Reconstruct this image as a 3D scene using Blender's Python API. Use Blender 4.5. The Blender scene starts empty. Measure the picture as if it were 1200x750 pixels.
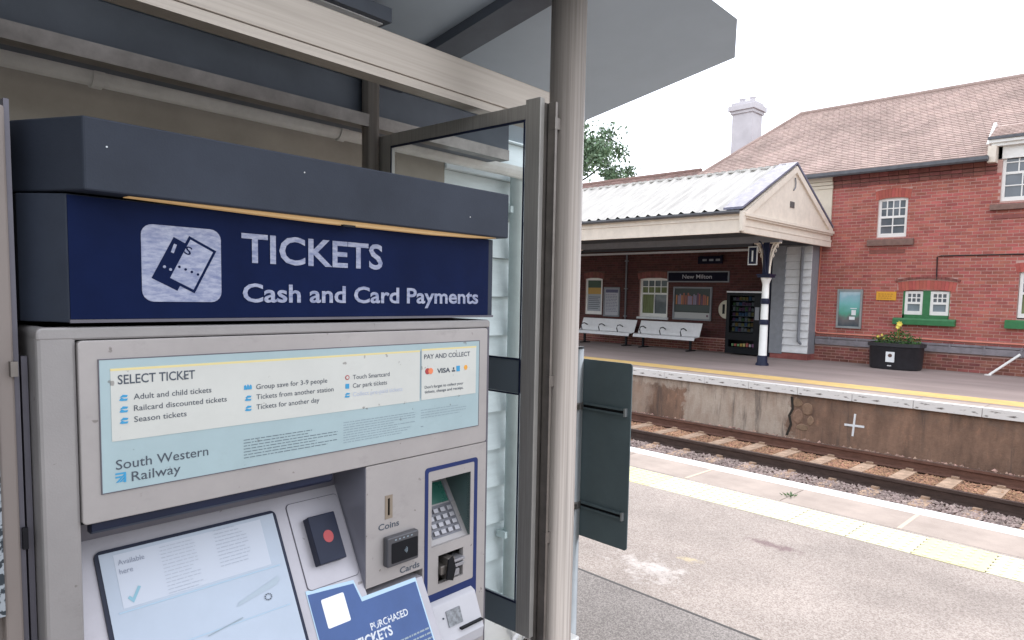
import bpy, bmesh, math, random
from mathutils import Vector, Matrix
rnd = random.Random(7)
sc = bpy.context.scene
COL = sc.collection
PI = math.pi

# ------------------------------------------------------------------ camera
cam_d = bpy.data.cameras.new('camera'); cam = bpy.data.objects.new('camera', cam_d); COL.objects.link(cam)
right = Vector((0.72248, 0.69101, 0.02353)); down = Vector((0.0711, -0.0404, -0.99665)); fwd = Vector((-0.6877, 0.7217, -0.0783))
yaw, pitch, roll = math.radians(-43.66159679), math.radians(4.47306193), math.radians(1.3482306)
def _rot():
    c, s = math.cos, math.sin
    Rz = Matrix(((c(yaw), -s(yaw), 0), (s(yaw), c(yaw), 0), (0, 0, 1)))
    B = Matrix(((1, 0, 0), (0, 0, -1), (0, 1, 0)))
    Rx = Matrix(((1, 0, 0), (0, c(pitch), -s(pitch)), (0, s(pitch), c(pitch))))
    Rr = Matrix(((c(roll), -s(roll), 0), (s(roll), c(roll), 0), (0, 0, 1)))
    return Rr @ Rx @ B @ Rz
R3 = _rot()
m = Matrix.Identity(4)
for i in range(3):
    m[i][0] = R3[0][i]; m[i][1] = -R3[1][i]; m[i][2] = -R3[2][i]
m[2][3] = 1.55
cam.matrix_world = m
cam_d.sensor_width = 36; cam_d.lens = 794.23 * 36 / 1200
cam_d.shift_x = -46.42 / 1200; cam_d.shift_y = 32.97 / 1200
cam_d.clip_start = 0.02; cam_d.clip_end = 2000
sc.camera = cam

# ------------------------------------------------------------------ world, sun, exposure
SUN_EL, SUN_AZ = 52, -38          # azimuth from +Y towards +X, degrees
w = bpy.data.worlds.new('World'); sc.world = w; w.use_nodes = True
nt = w.node_tree; nt.nodes.clear()
out = nt.nodes.new('ShaderNodeOutputWorld'); bg = nt.nodes.new('ShaderNodeBackground')
sky = nt.nodes.new('ShaderNodeTexSky'); sky.sky_type = 'NISHITA'; sky.sun_disc = False
sky.sun_elevation = math.radians(SUN_EL); sky.sun_rotation = math.radians(SUN_AZ)
mul = nt.nodes.new('ShaderNodeVectorMath'); mul.operation = 'ADD'
mul.inputs[1].default_value = (17.5, 17.6, 18.0)      # the white overcast laid over the blue sky
nt.links.new(sky.outputs[0], mul.inputs[0]); nt.links.new(mul.outputs[0], bg.inputs[0])
bg.inputs[1].default_value = 0.1
nt.links.new(bg.outputs[0], out.inputs[0])
sd = bpy.data.lights.new('sun', 'SUN'); sd.energy = 1.2; sd.angle = math.radians(14); sd.color = (1, .95, .87)
so = bpy.data.objects.new('sun', sd); COL.objects.link(so)
el, az = math.radians(SUN_EL), math.radians(SUN_AZ)
sv = Vector((math.sin(az) * math.cos(el), math.cos(az) * math.cos(el), math.sin(el)))
so.rotation_euler = (-sv).to_track_quat('-Z', 'Y').to_euler()
sc.view_settings.view_transform = 'Standard'; sc.view_settings.look = 'None'
sc.view_settings.exposure = 0.0; sc.view_settings.gamma = 1.0

# ------------------------------------------------------------------ materials
MATS = {}
def nodemat(name):
    M = bpy.data.materials.new(name); M.use_nodes = True
    return M, M.node_tree, M.node_tree.nodes['Principled BSDF']
def mat(name, col, rough=.6, metal=0, noise=0.0, nscale=8, bump=0.0, bscale=60, col2=None, stretch=None, island=0.0, spec=.5, emit=None, estr=0, coat=0, thr=(.35, .65)):
    if name in MATS: return MATS[name]
    M, t, p = nodemat(name)
    p.inputs['Base Color'].default_value = (*col, 1); p.inputs['Roughness'].default_value = rough
    p.inputs['Metallic'].default_value = metal; p.inputs['Specular IOR Level'].default_value = spec
    if coat: p.inputs['Coat Weight'].default_value = coat; p.inputs['Coat Roughness'].default_value = .08
    if emit: p.inputs['Emission Color'].default_value = (*emit, 1); p.inputs['Emission Strength'].default_value = estr
    tc = t.nodes.new('ShaderNodeTexCoord'); vec = tc.outputs['Object']
    if stretch:
        mp = t.nodes.new('ShaderNodeMapping'); mp.inputs['Scale'].default_value = stretch
        t.links.new(vec, mp.inputs['Vector']); vec = mp.outputs[0]
    cur = None
    if noise or col2:
        n = t.nodes.new('ShaderNodeTexNoise'); n.inputs['Scale'].default_value = nscale; n.inputs['Detail'].default_value = 8
        n.inputs['Roughness'].default_value = .65
        t.links.new(vec, n.inputs['Vector'])
        r = t.nodes.new('ShaderNodeMapRange'); r.inputs['From Min'].default_value = thr[0]; r.inputs['From Max'].default_value = thr[1]
        t.links.new(n.outputs['Fac'], r.inputs['Value'])
        mx = t.nodes.new('ShaderNodeMix'); mx.data_type = 'RGBA'
        c2 = col2 or tuple(c * (1 - noise) for c in col)
        c1 = col if col2 else tuple(min(1, c * (1 + noise * .6)) for c in col)
        mx.inputs['A'].default_value = (*c1, 1); mx.inputs['B'].default_value = (*c2, 1)
        t.links.new(r.outputs[0], mx.inputs['Factor']); cur = mx.outputs['Result']
        rr = t.nodes.new('ShaderNodeMapRange'); rr.inputs['To Min'].default_value = max(0.02, rough * .8); rr.inputs['To Max'].default_value = min(1, rough * 1.25)
        t.links.new(n.outputs['Fac'], rr.inputs['Value']); t.links.new(rr.outputs[0], p.inputs['Roughness'])
    if island:
        g = t.nodes.new('ShaderNodeNewGeometry'); hs = t.nodes.new('ShaderNodeHueSaturation')
        wv = t.nodes.new('ShaderNodeTexWhiteNoise'); wv.noise_dimensions = '1D'
        oi = t.nodes.new('ShaderNodeObjectInfo'); ad = t.nodes.new('ShaderNodeMath'); ad.operation = 'ADD'
        t.links.new(g.outputs['Random Per Island'], ad.inputs[0]); t.links.new(oi.outputs['Random'], ad.inputs[1])
        t.links.new(ad.outputs[0], wv.inputs['W'])
        r1 = t.nodes.new('ShaderNodeMapRange'); r1.inputs['To Min'].default_value = 1 - island; r1.inputs['To Max'].default_value = 1 + island
        t.links.new(wv.outputs['Value'], r1.inputs['Value']); t.links.new(r1.outputs[0], hs.inputs['Value'])
        sp = t.nodes.new('ShaderNodeSeparateColor'); t.links.new(wv.outputs['Color'], sp.inputs[0])
        r2 = t.nodes.new('ShaderNodeMapRange'); r2.inputs['To Min'].default_value = .5 - island * .035; r2.inputs['To Max'].default_value = .5 + island * .05
        t.links.new(sp.outputs[1], r2.inputs['Value']); t.links.new(r2.outputs[0], hs.inputs['Hue'])
        if cur is None: hs.inputs['Color'].default_value = (*col, 1)
        else: t.links.new(cur, hs.inputs['Color'])
        cur = hs.outputs[0]
    if cur is not None: t.links.new(cur, p.inputs['Base Color'])
    if bump:
        n2 = t.nodes.new('ShaderNodeTexNoise'); n2.inputs['Scale'].default_value = bscale; n2.inputs['Detail'].default_value = 5
        t.links.new(vec, n2.inputs['Vector'])
        b = t.nodes.new('ShaderNodeBump'); b.inputs['Strength'].default_value = bump; b.inputs['Distance'].default_value = .01
        t.links.new(n2.outputs['Fac'], b.inputs['Height']); t.links.new(b.outputs[0], p.inputs['Normal'])
    MATS[name] = M
    return M
def glassmat(name, tint, refl=.12):
    M, t, p = nodemat(name)
    t.nodes.remove(p); o = t.nodes['Material Output']
    tr = t.nodes.new('ShaderNodeBsdfTransparent'); tr.inputs[0].default_value = (*tint, 1)
    gl = t.nodes.new('ShaderNodeBsdfGlossy'); gl.inputs['Roughness'].default_value = .02; gl.inputs['Color'].default_value = (.9, .97, .97, 1)
    fr = t.nodes.new('ShaderNodeLayerWeight'); fr.inputs['Blend'].default_value = .18
    ad = t.nodes.new('ShaderNodeMath'); ad.operation = 'MULTIPLY'; ad.inputs[1].default_value = refl * 4
    mx = t.nodes.new('ShaderNodeMixShader')
    t.links.new(fr.outputs[0], ad.inputs[0]); t.links.new(ad.outputs[0], mx.inputs[0])
    t.links.new(tr.outputs[0], mx.inputs[1]); t.links.new(gl.outputs[0], mx.inputs[2]); t.links.new(mx.outputs[0], o.inputs[0])
    MATS[name] = M; return M

M_silver = mat('silver_paint', (.32, .305, .305), .45, .35, noise=.12, nscale=3, bump=.05, bscale=400)
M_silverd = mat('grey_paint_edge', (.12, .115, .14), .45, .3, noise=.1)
M_silverp = mat('pale_grey_panel', (.385, .36, .355), .45, .2, noise=.12, nscale=5, thr=(.3, .7))
def smudge(M, amt=.35):
    t = M.node_tree; p = t.nodes['Principled BSDF']; tc = t.nodes.new('ShaderNodeTexCoord')
    mp = t.nodes.new('ShaderNodeMapping'); mp.inputs['Scale'].default_value = (1, 1, 1.6); t.links.new(tc.outputs['Object'], mp.inputs['Vector'])
    n = t.nodes.new('ShaderNodeTexNoise'); n.inputs['Scale'].default_value = 9; n.inputs['Detail'].default_value = 10; n.inputs['Roughness'].default_value = .72; t.links.new(mp.outputs[0], n.inputs['Vector'])
    r = t.nodes.new('ShaderNodeMapRange'); r.inputs['From Min'].default_value = .56; r.inputs['From Max'].default_value = .74; r.inputs['To Max'].default_value = amt; t.links.new(n.outputs['Fac'], r.inputs['Value'])
    mx = t.nodes.new('ShaderNodeMix'); mx.data_type = 'RGBA'; mx.inputs['B'].default_value = (.10, .09, .085, 1)
    src = p.inputs['Base Color'].links[0].from_socket
    t.links.new(r.outputs[0], mx.inputs['Factor']); t.links.new(src, mx.inputs['A']); t.links.new(mx.outputs['Result'], p.inputs['Base Color'])
    n2 = t.nodes.new('ShaderNodeTexNoise'); n2.inputs['Scale'].default_value = 60; n2.inputs['Detail'].default_value = 3; t.links.new(tc.outputs['Object'], n2.inputs['Vector'])
    r2 = t.nodes.new('ShaderNodeMapRange'); r2.inputs['From Min'].default_value = .70; r2.inputs['From Max'].default_value = .74; r2.inputs['To Max'].default_value = .6; t.links.new(n2.outputs['Fac'], r2.inputs['Value'])
    m2 = t.nodes.new('ShaderNodeMix'); m2.data_type = 'RGBA'; m2.inputs['B'].default_value = (.12, .10, .09, 1)
    t.links.new(r2.outputs[0], m2.inputs['Factor']); t.links.new(mx.outputs['Result'], m2.inputs['A']); t.links.new(m2.outputs['Result'], p.inputs['Base Color'])
smudge(M_silverp, .30); smudge(M_silver, .25)
M_tilt = mat('lilac_grey_panel', (.41, .395, .43), .4, .3, noise=.08, nscale=6)
smudge(M_tilt, .22)
M_pelmet = mat('slate_blue_paint', (.028, .035, .052), .55, .0, spec=.25, noise=.25, nscale=2.5, bump=.04, bscale=300)
M_sign = mat('navy_sign_face', (.0018, .0085, .048), .55, 0, spec=.10, noise=.25, nscale=4)
M_signfr = mat('navy_sign_frame', (.034, .042, .062), .5, .0, spec=.25, noise=.15)
M_navy = mat('navy_print', (.015, .03, .12), .4, spec=.25, noise=.15)
M_white_ref = mat('reflective_white_print', (.36, .385, .50), .45, noise=.3, nscale=60, col2=(.15, .18, .32), thr=(.38, .68), stretch=(1, 1, 3))
M_posterb = mat('pale_blue_print', (.36, .47, .50), .35, noise=.08, nscale=4, coat=.15)
M_cream = mat('cream_print', (.58, .59, .56), .35, noise=.05, nscale=5, coat=.15)
M_ylw = mat('straw_yellow_line', (.70, .60, .30), .35)
M_ink = mat('dark_grey_ink', (.06, .075, .10), .4)
M_inkl = mat('faint_grey_ink', (.25, .31, .36), .4)
M_inkb = mat('blue_ink', (.04, .30, .55), .4)
M_inkp = mat('faded_lilac_ink', (.45, .50, .62), .4)
M_red = mat('red_print', (.38, .045, .05), .4)
M_orange = mat('orange_print', (.75, .35, .05), .4)
M_steel = mat('brushed_stainless', (.40, .35, .31), .42, .55, noise=.30, nscale=3, stretch=(30, 30, .3), bump=.05, bscale=30)
M_steelb = mat('brushed_stainless_beam', (.44, .39, .34), .45, .6, noise=.08, nscale=3, stretch=(.8, 50, 50), bump=.05, bscale=30)
M_steeld = mat('dull_steel', (.23, .21, .195), .42, .85, noise=.2, nscale=12)
M_frame = mat('satin_steel_frame', (.36, .345, .325), .4, .35, noise=.15, nscale=6, stretch=(1, 40, 1))
M_roof = mat('grey_roof_underside', (.41, .485, .56), .5, .0, noise=.08, nscale=1.2)
M_roofd = mat('dark_grey_rib', (.085, .10, .13), .5, 0, noise=.1)
M_black = mat('black_plastic', (.006, .007, .010), .4, spec=.2, noise=.2)
M_blackm = mat('matt_black_metal', (.010, .010, .013), .5, spec=.2, noise=.3)
M_dkblue = mat('dark_blue_plastic', (.010, .015, .040), .38, spec=.3, noise=.2)
M_bluestk = mat('royal_blue_sticker', (.035, .085, .25), .4, noise=.15, nscale=6)
M_whitep = mat('white_print', (.8, .82, .84), .4, noise=.04)
M_greend = mat('green_display', (.03, .13, .10), .25, noise=.2)
M_key = mat('steel_keys', (.33, .325, .35), .4, .5)
M_lamp = mat('warm_strip_lamp', (.5, .35, .18), .5, emit=(1, .60, .25), estr=.25)
M_glass = glassmat('tinted_green_glass', (.92, .965, .97))
M_cglass = glassmat('clear_window_glass', (.45, .48, .50), .06)
smudge(M_posterb, .12); smudge(M_cream, .08)
M_board = mat('pale_mint_weatherboard', (.68, .735, .74), .6, noise=.10, nscale=3, stretch=(1, 1, 6), bump=.08, bscale=40)
M_boardpipe = mat('pale_mint_pipe', (.56, .65, .65), .45, noise=.1)
M_gutter = mat('pale_grey_gutter', (.66, .66, .63), .3, noise=.2, nscale=5)
M_taupe = mat('taupe_painted_panel', (.23, .195, .18), .5, noise=.06, nscale=2)
M_teal = mat('dark_slate_sign_back', (.105, .140, .150), .5, .1, spec=.3, noise=.12, nscale=3)
M_alu = mat('aluminium', (.36, .38, .39), .4, .7, noise=.1)
M_asph = mat('pinkish_asphalt', (.345, .285, .285), .9, noise=.2, nscale=1.3, bump=.5, bscale=160)
M_cope = mat('concrete_coping', (.42, .345, .30), .85, noise=.14, nscale=3, bump=.3, bscale=90)
M_wpaint = mat('worn_white_paint', (.82, .82, .80), .6, noise=.1, nscale=10, col2=(.30, .28, .26), thr=(.62, .70))
M_wedge = mat('chipped_white_edge', (.72, .70, .68), .6, nscale=14, col2=(.13, .11, .10), thr=(.58, .66), noise=.1, stretch=(.35, 1, 2))
M_tact = mat('cream_tactile_paver', (.72, .68, .49), .75, noise=.08, nscale=5, island=.03, bump=.15, bscale=60)
M_tacty = mat('yellow_tactile_paver', (.72, .67, .38), .75, noise=.08, nscale=5, island=.03, bump=.15, bscale=60)
M_yline = mat('orange_yellow_line', (.66, .45, .17), .7, noise=.12, nscale=4)
M_mortar = mat('brick_mortar', (.52, .33, .29), .9, noise=.15, nscale=30)
M_brick = mat('red_brick', (.39, .110, .092), .85, noise=.2, nscale=1.6, island=.20, bump=.2, bscale=120)
M_brickb = mat('plinth_brick', (.24, .08, .065), .85, noise=.3, nscale=3, island=.3)
M_arch = mat('rubbed_red_brick', (.42, .10, .08), .8, island=.14, noise=.1)
M_dkbrick = mat('brown_red_brick', (.22, .075, .065), .85, island=.2, noise=.2)
M_tile = mat('weathered_clay_tile', (.44, .325, .29), .8, noise=.22, nscale=.8, island=.11)
M_tileback = mat('dark_tile_gap', (.22, .15, .14), .9)
M_ridge = mat('lead_ridge', (.28, .27, .30), .6, noise=.2)
M_gut2 = mat('grey_painted_gutter', (.10, .105, .12), .5, noise=.2)
M_creamw = mat('cream_painted_timber', (.74, .66, .57), .6, noise=.08, nscale=6, bump=.04)
M_creamr = mat('cream_render', (.70, .62, .50), .75, noise=.08, nscale=4)
M_whitew = mat('white_gloss_timber', (.80, .79, .77), .4, noise=.05)
M_corr = mat('weathered_corrugated_sheet', (.56, .54, .51), .7, noise=.25, nscale=2.2, col2=(.42, .40, .38), thr=(.42, .72), stretch=(6, .5, .5))
M_lead = mat('lead_flashing', (.17, .17, .24), .5, noise=.2)
M_ceil = mat('dark_grey_ceiling', (.075, .08, .09), .7, noise=.1)
M_navycol = mat('navy_gloss_iron', (.010, .014, .04), .4, spec=.25, noise=.2)
M_green = mat('green_gloss_paint', (.03, .17, .06), .45, noise=.15)
M_stone = mat('brown_sill_stone', (.20, .12, .10), .8, noise=.2, nscale=10)
M_greyp = mat('grey_painted_timber', (.23, .24, .265), .55, noise=.1)
M_greyl = mat('light_grey_board', (.70, .70, .71), .6, noise=.1, nscale=5)
M_pinkp = mat('salmon_painted_pipe', (.62, .22, .16), .5, noise=.1)
M_grout = mat('grey_trunking', (.22, .20, .22), .6, noise=.25, nscale=5)
M_perf = mat('perforated_white_steel', (.78, .77, .78), .45, .2, noise=.06)
M_rust = mat('rusty_rail', (.15, .075, .055), .6, .3, noise=.25, nscale=20, stretch=(.3, 1, 1))
M_rail = mat('dark_rail_side', (.085, .058, .050), .5, .4, noise=.25, nscale=20, stretch=(.3, 1, 1))
M_railtop = mat('worn_rail_top', (.20, .155, .15), .3, .9, noise=.1)
M_sleep = mat('pale_concrete_sleeper', (.40, .275, .195), .9, noise=.35, nscale=8, bump=.2)
M_ballast = mat('rust_stained_ballast', (.36, .20, .125), .95, island=.35, noise=.3, nscale=1.2)
M_ballastg = mat('grey_ballast', (.33, .255, .235), .95, island=.38, noise=.3, nscale=1.5)
M_ballbed = mat('ballast_bed', (.21, .125, .095), .95, noise=.4, nscale=14, bump=.8, bscale=40)
M_leaf = mat('tree_leaf', (.17, .25, .15), .6, island=.4, noise=.3, nscale=.6)
M_leaf2 = mat('planter_leaf', (.05, .13, .025), .6, island=.5)
M_flower = mat('yellow_petal', (.85, .72, .12), .5)
M_bark = mat('tree_bark', (.10, .075, .06), .9, noise=.3, bump=.3, bscale=20)
M_soil = mat('dark_soil', (.03, .02, .015), .95, bump=.5, noise=.3)
M_chim = mat('glare_pale_chimney', (.58, .55, .58), .85, noise=.1, nscale=2)  # lens glare put into the chimney colour as a pale tone
M_dark = mat('dark_interior', (.03, .028, .03), .8, noise=.2)
M_blind = mat('pale_curtain', (.17, .20, .09), .8, noise=.3, nscale=3, stretch=(8, 1, 1))
M_obsc = mat('obscured_glass', (.20, .24, .27), .2, noise=.1)
M_wglass = mat('reflective_window_glass', (.11, .125, .15), .06, 0, noise=.3, nscale=1.5, spec=.8)
M_orsign = mat('orange_yellow_sign', (.72, .36, .03), .5, noise=.06)

# ------------------------------------------------------------------ mesh builder
class MB:
    def __init__(s): s.v = []; s.f = []; s.mi = []; s.cur = 0; s.smooth = []
    def poly(s, pts, smooth=False):
        n = len(s.v); s.v += [tuple(p) for p in pts]; s.f.append(tuple(range(n, n + len(pts)))); s.mi.append(s.cur); s.smooth.append(smooth); return s
    def box(s, x0, x1, y0, y1, z0, z1):
        x0, x1 = sorted((x0, x1)); y0, y1 = sorted((y0, y1)); z0, z1 = sorted((z0, z1))
        n = len(s.v)
        s.v += [(x0, y0, z0), (x1, y0, z0), (x1, y1, z0), (x0, y1, z0), (x0, y0, z1), (x1, y0, z1), (x1, y1, z1), (x0, y1, z1)]
        for q in ((0, 3, 2, 1), (4, 5, 6, 7), (0, 1, 5, 4), (1, 2, 6, 5), (2, 3, 7, 6), (3, 0, 4, 7)):
            s.f.append(tuple(n + i for i in q)); s.mi.append(s.cur); s.smooth.append(False)
        return s
    def hexa(s, p):      # 8 points, bottom 4 (ccw from above) then top 4
        n = len(s.v); s.v += [tuple(q) for q in p]
        for q in ((0, 3, 2, 1), (4, 5, 6, 7), (0, 1, 5, 4), (1, 2, 6, 5), (2, 3, 7, 6), (3, 0, 4, 7)):
            s.f.append(tuple(n + i for i in q)); s.mi.append(s.cur); s.smooth.append(False)
        return s
    def obox(s, c, u, v, w_, hu, hv, hw):   # oriented box
        c, u, v, w_ = Vector(c), Vector(u).normalized(), Vector(v).normalized(), Vector(w_).normalized()
        P = [c + u * (a * hu) + v * (b * hv) + w_ * (d * hw) for d in (-1, 1) for a, b in ((-1, -1), (1, -1), (1, 1), (-1, 1))]
        return s.hexa(P)
    def prism(s, prof, axis, t0, t1):  # prof: list of 2D pts; axis 'x','y','z' extrude
        def P(q, t):
            return {'x': (t, q[0], q[1]), 'y': (q[0], t, q[1]), 'z': (q[0], q[1], t)}[axis]
        n = len(s.v); k = len(prof)
        s.v += [P(q, t0) for q in prof] + [P(q, t1) for q in prof]
        s.f.append(tuple(range(n, n + k))[::-1]); s.mi.append(s.cur); s.smooth.append(False)
        s.f.append(tuple(range(n + k, n + 2 * k))); s.mi.append(s.cur); s.smooth.append(False)
        for i in range(k):
            j = (i + 1) % k
            s.f.append((n + i, n + j, n + k + j, n + k + i)); s.mi.append(s.cur); s.smooth.append(False)
        return s
    def tube(s, pts, r, seg=12, r2=None, caps=True):
        pts = [Vector(p) for p in pts]; rings = []
        up = None
        for i, p in enumerate(pts):
            d = (pts[min(i + 1, len(pts) - 1)] - pts[max(i - 1, 0)]).normalized()
            if up is None:
                up = Vector((0, 0, 1)) if abs(d.z) < .9 else Vector((1, 0, 0))
            a = d.cross(up).normalized(); b = d.cross(a).normalized(); up = -b if False else up
            rr = r if r2 is None else r + (r2 - r) * i / (len(pts) - 1)
            n = len(s.v)
            for k in range(seg):
                t = 2 * PI * k / seg
                s.v.append(tuple(p + a * (rr * math.cos(t)) + b * (rr * math.sin(t))))
            rings.append(n)
        for i in range(len(rings) - 1):
            for k in range(seg):
                q = (rings[i] + k, rings[i] + (k + 1) % seg, rings[i + 1] + (k + 1) % seg, rings[i + 1] + k)
                s.f.append(q); s.mi.append(s.cur); s.smooth.append(True)
        if caps:
            for n in (rings[0], rings[-1]):
                s.f.append(tuple(range(n, n + seg))); s.mi.append(s.cur); s.smooth.append(False)
        return s
    def lathe(s, prof, cx, cy, seg=20, cz=0):   # prof [(r,z)]
        n0 = len(s.v)
        for r, z in prof:
            for k in range(seg):
                t = 2 * PI * k / seg; s.v.append((cx + r * math.cos(t), cy + r * math.sin(t), cz + z))
        for i in range(len(prof) - 1):
            for k in range(seg):
                a = n0 + i * seg + k; b = n0 + i * seg + (k + 1) % seg
                s.f.append((a, b, b + seg, a + seg)); s.mi.append(s.cur); s.smooth.append(True)
        for i in (0, len(prof) - 1):
            s.f.append(tuple(n0 + i * seg + k for k in range(seg))); s.mi.append(s.cur); s.smooth.append(False)
        return s
    def holed(s, x0, x1, z0, z1, holes, yf, yb):  # plate in xz with rectangular holes; front at y=yf (facing -y)
        xs = sorted({x0, x1} | {h[i] for h in holes for i in (0, 1) if x0 < h[i] < x1}); zs = sorted({z0, z1} | {h[i] for h in holes for i in (2, 3) if z0 < h[i] < z1})
        def hole(i, j):
            if i < 0 or j < 0 or i >= len(xs) - 1 or j >= len(zs) - 1: return True
            cx, cz = (xs[i] + xs[i + 1]) / 2, (zs[j] + zs[j + 1]) / 2
            return any(h[0] < cx < h[1] and h[2] < cz < h[3] for h in holes)
        for i in range(len(xs) - 1):
            for j in range(len(zs) - 1):
                if hole(i, j): continue
                a, b, c, d = xs[i], xs[i + 1], zs[j], zs[j + 1]
                s.poly([(a, yf, c), (b, yf, c), (b, yf, d), (a, yf, d)]); s.poly([(a, yb, c), (a, yb, d), (b, yb, d), (b, yb, c)])
                if hole(i - 1, j): s.poly([(a, yf, c), (a, yf, d), (a, yb, d), (a, yb, c)])
                if hole(i + 1, j): s.poly([(b, yf, c), (b, yb, c), (b, yb, d), (b, yf, d)])
                if hole(i, j - 1): s.poly([(a, yf, c), (a, yb, c), (b, yb, c), (b, yf, c)])
                if hole(i, j + 1): s.poly([(a, yf, d), (b, yf, d), (b, yb, d), (a, yb, d)])
        return s
    def mesh(s, name, mats, bevel=0, off=(0, 0, 0), weld=False):
        me = bpy.data.meshes.new(name)
        v = [(a - off[0], b - off[1], c - off[2]) for a, b, c in s.v]
        me.from_pydata(v, [], s.f)
        for mm in (mats if isinstance(mats, (list, tuple)) else [mats]): me.materials.append(mm)
        me.polygons.foreach_set('material_index', s.mi); me.polygons.foreach_set('use_smooth', s.smooth)
        me.update()
        return me

class Frame:
    def __init__(s, rz): s.rz = rz; s.M = Matrix.Rotation(rz, 4, 'Z')
WORLD = Frame(0); MF = Frame(math.radians(94.01962751))
def tag(o, label=None, cat=None, group=None, kind=None):
    if label: o['label'] = label
    if cat: o['category'] = cat
    if group: o['group'] = group
    if kind: o['kind'] = kind
    return o
def thing(name, base, label, cat, frame=WORLD, group=None):
    o = bpy.data.objects.new(name, None); COL.objects.link(o); o.empty_display_size = .1
    o.location = frame.M @ Vector(base); o.rotation_euler = (0, 0, frame.rz)
    tag(o, label, cat, group); o['_b'] = list(base)
    return o
def base_of(p):
    return tuple(p['_b']) if p is not None and '_b' in p else (0, 0, 0)
def part(name, mb, mats, parent, bevel=0, label=None, kind=None):
    b = base_of(parent)
    o = bpy.data.objects.new(name, mb.mesh(name, mats, off=b)); COL.objects.link(o); o.parent = parent
    o['_b'] = list(b)
    if bevel:
        md = o.modifiers.new('bevel', 'BEVEL'); md.width = bevel; md.segments = 2; md.limit_method = 'ANGLE'; md.angle_limit = math.radians(40)
    tag(o, label, kind=kind)
    return o
def solo(name, mb, mats, label, cat, base=(0, 0, 0), frame=WORLD, group=None, bevel=0, kind=None):
    o = bpy.data.objects.new(name, mb.mesh(name, mats, off=base)); COL.objects.link(o)
    o.location = frame.M @ Vector(base); o.rotation_euler = (0, 0, frame.rz)
    if bevel:
        md = o.modifiers.new('bevel', 'BEVEL'); md.width = bevel; md.segments = 2; md.limit_method = 'ANGLE'; md.angle_limit = math.radians(40)
    return tag(o, label, cat, group, kind)
def struct(name, mb, mats): return solo(name, mb, mats, None, None, kind='structure')

def text_mesh(body, bold=0.0):
    cu = bpy.data.curves.new('t', 'FONT'); cu.body = body; cu.offset = bold; cu.resolution_u = 3
    o = bpy.data.objects.new('t', cu); COL.objects.link(o)
    dg = bpy.context.evaluated_depsgraph_get(); me = bpy.data.meshes.new_from_object(o.evaluated_get(dg))
    vs = [v.co.copy() for v in me.vertices]; fs = [tuple(p.vertices) for p in me.polygons]
    bpy.data.objects.remove(o); bpy.data.curves.remove(cu); bpy.data.meshes.remove(me)
    return vs, fs
def put_text(mb, body, x0, x1, z0, capz, fn, bold=0.0):
    """flat lettering: x0..x1 its width, z0 the base line, capz the top of the capitals; fn maps (x,z) to 3D"""
    vs, fs = text_mesh(body, bold)
    xa = min(v.x for v in vs); xb = max(v.x for v in vs)
    sx = (x1 - x0) / (xb - xa); cap = .73; sz = (capz - z0) / cap
    n = len(mb.v); mb.v += [tuple(fn(x0 + (v.x - xa) * sx, z0 + v.y * sz)) for v in vs]
    for f in fs: mb.f.append(tuple(n + i for i in f)); mb.mi.append(mb.cur); mb.smooth.append(False)
    return mb
def letters(par, mt, fn, rows):
    for (b_, x0, x1, z0, z1, bold) in rows:
        T = MB(); put_text(T, b_, x0, x1, z0, z1, fn, bold); part('lettering', T, mt, par)
def rrect(x0, x1, z0, z1, r, seg=5, corners=(1, 1, 1, 1)):
    P = []
    for (cx, cz, a0, on) in ((x1 - r, z0 + r, -90, corners[0]), (x1 - r, z1 - r, 0, corners[1]), (x0 + r, z1 - r, 90, corners[2]), (x0 + r, z0 + r, 180, corners[3])):
        if on:
            for k in range(seg + 1):
                t = math.radians(a0 + 90 * k / seg); P.append((cx + r * math.cos(t), cz + r * math.sin(t)))
        else:
            P.append((cx + (r if a0 in (-90, 0) else -r), cz + (-r if a0 in (-90, 180) else r)))
    return P

# ================================================================== GROUND
g = MB(); g.box(-400, 400, 19, 400, -.6, -.004); g.box(-400, 400, -400, -12, -.6, -.06)
struct('ground', g, mat('far_ground', (.16, .16, .12), .95, noise=.3, nscale=.2))
g = MB(); g.box(-60, 45, 5.0 - .02, 5.55, -1.6, -.145); g.box(-60, 45, -12, 4.98, -1.6, 0)
near = struct('near_platform', g, M_asph)
g = MB(); g.box(-60, 45, -12, 2.83, .004 - .02, .004)
Mcoarse = mat('coarse_dark_asphalt', (.27, .235, .215), .95, noise=.3, nscale=2.0, bump=.9, bscale=90, island=0)
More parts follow.
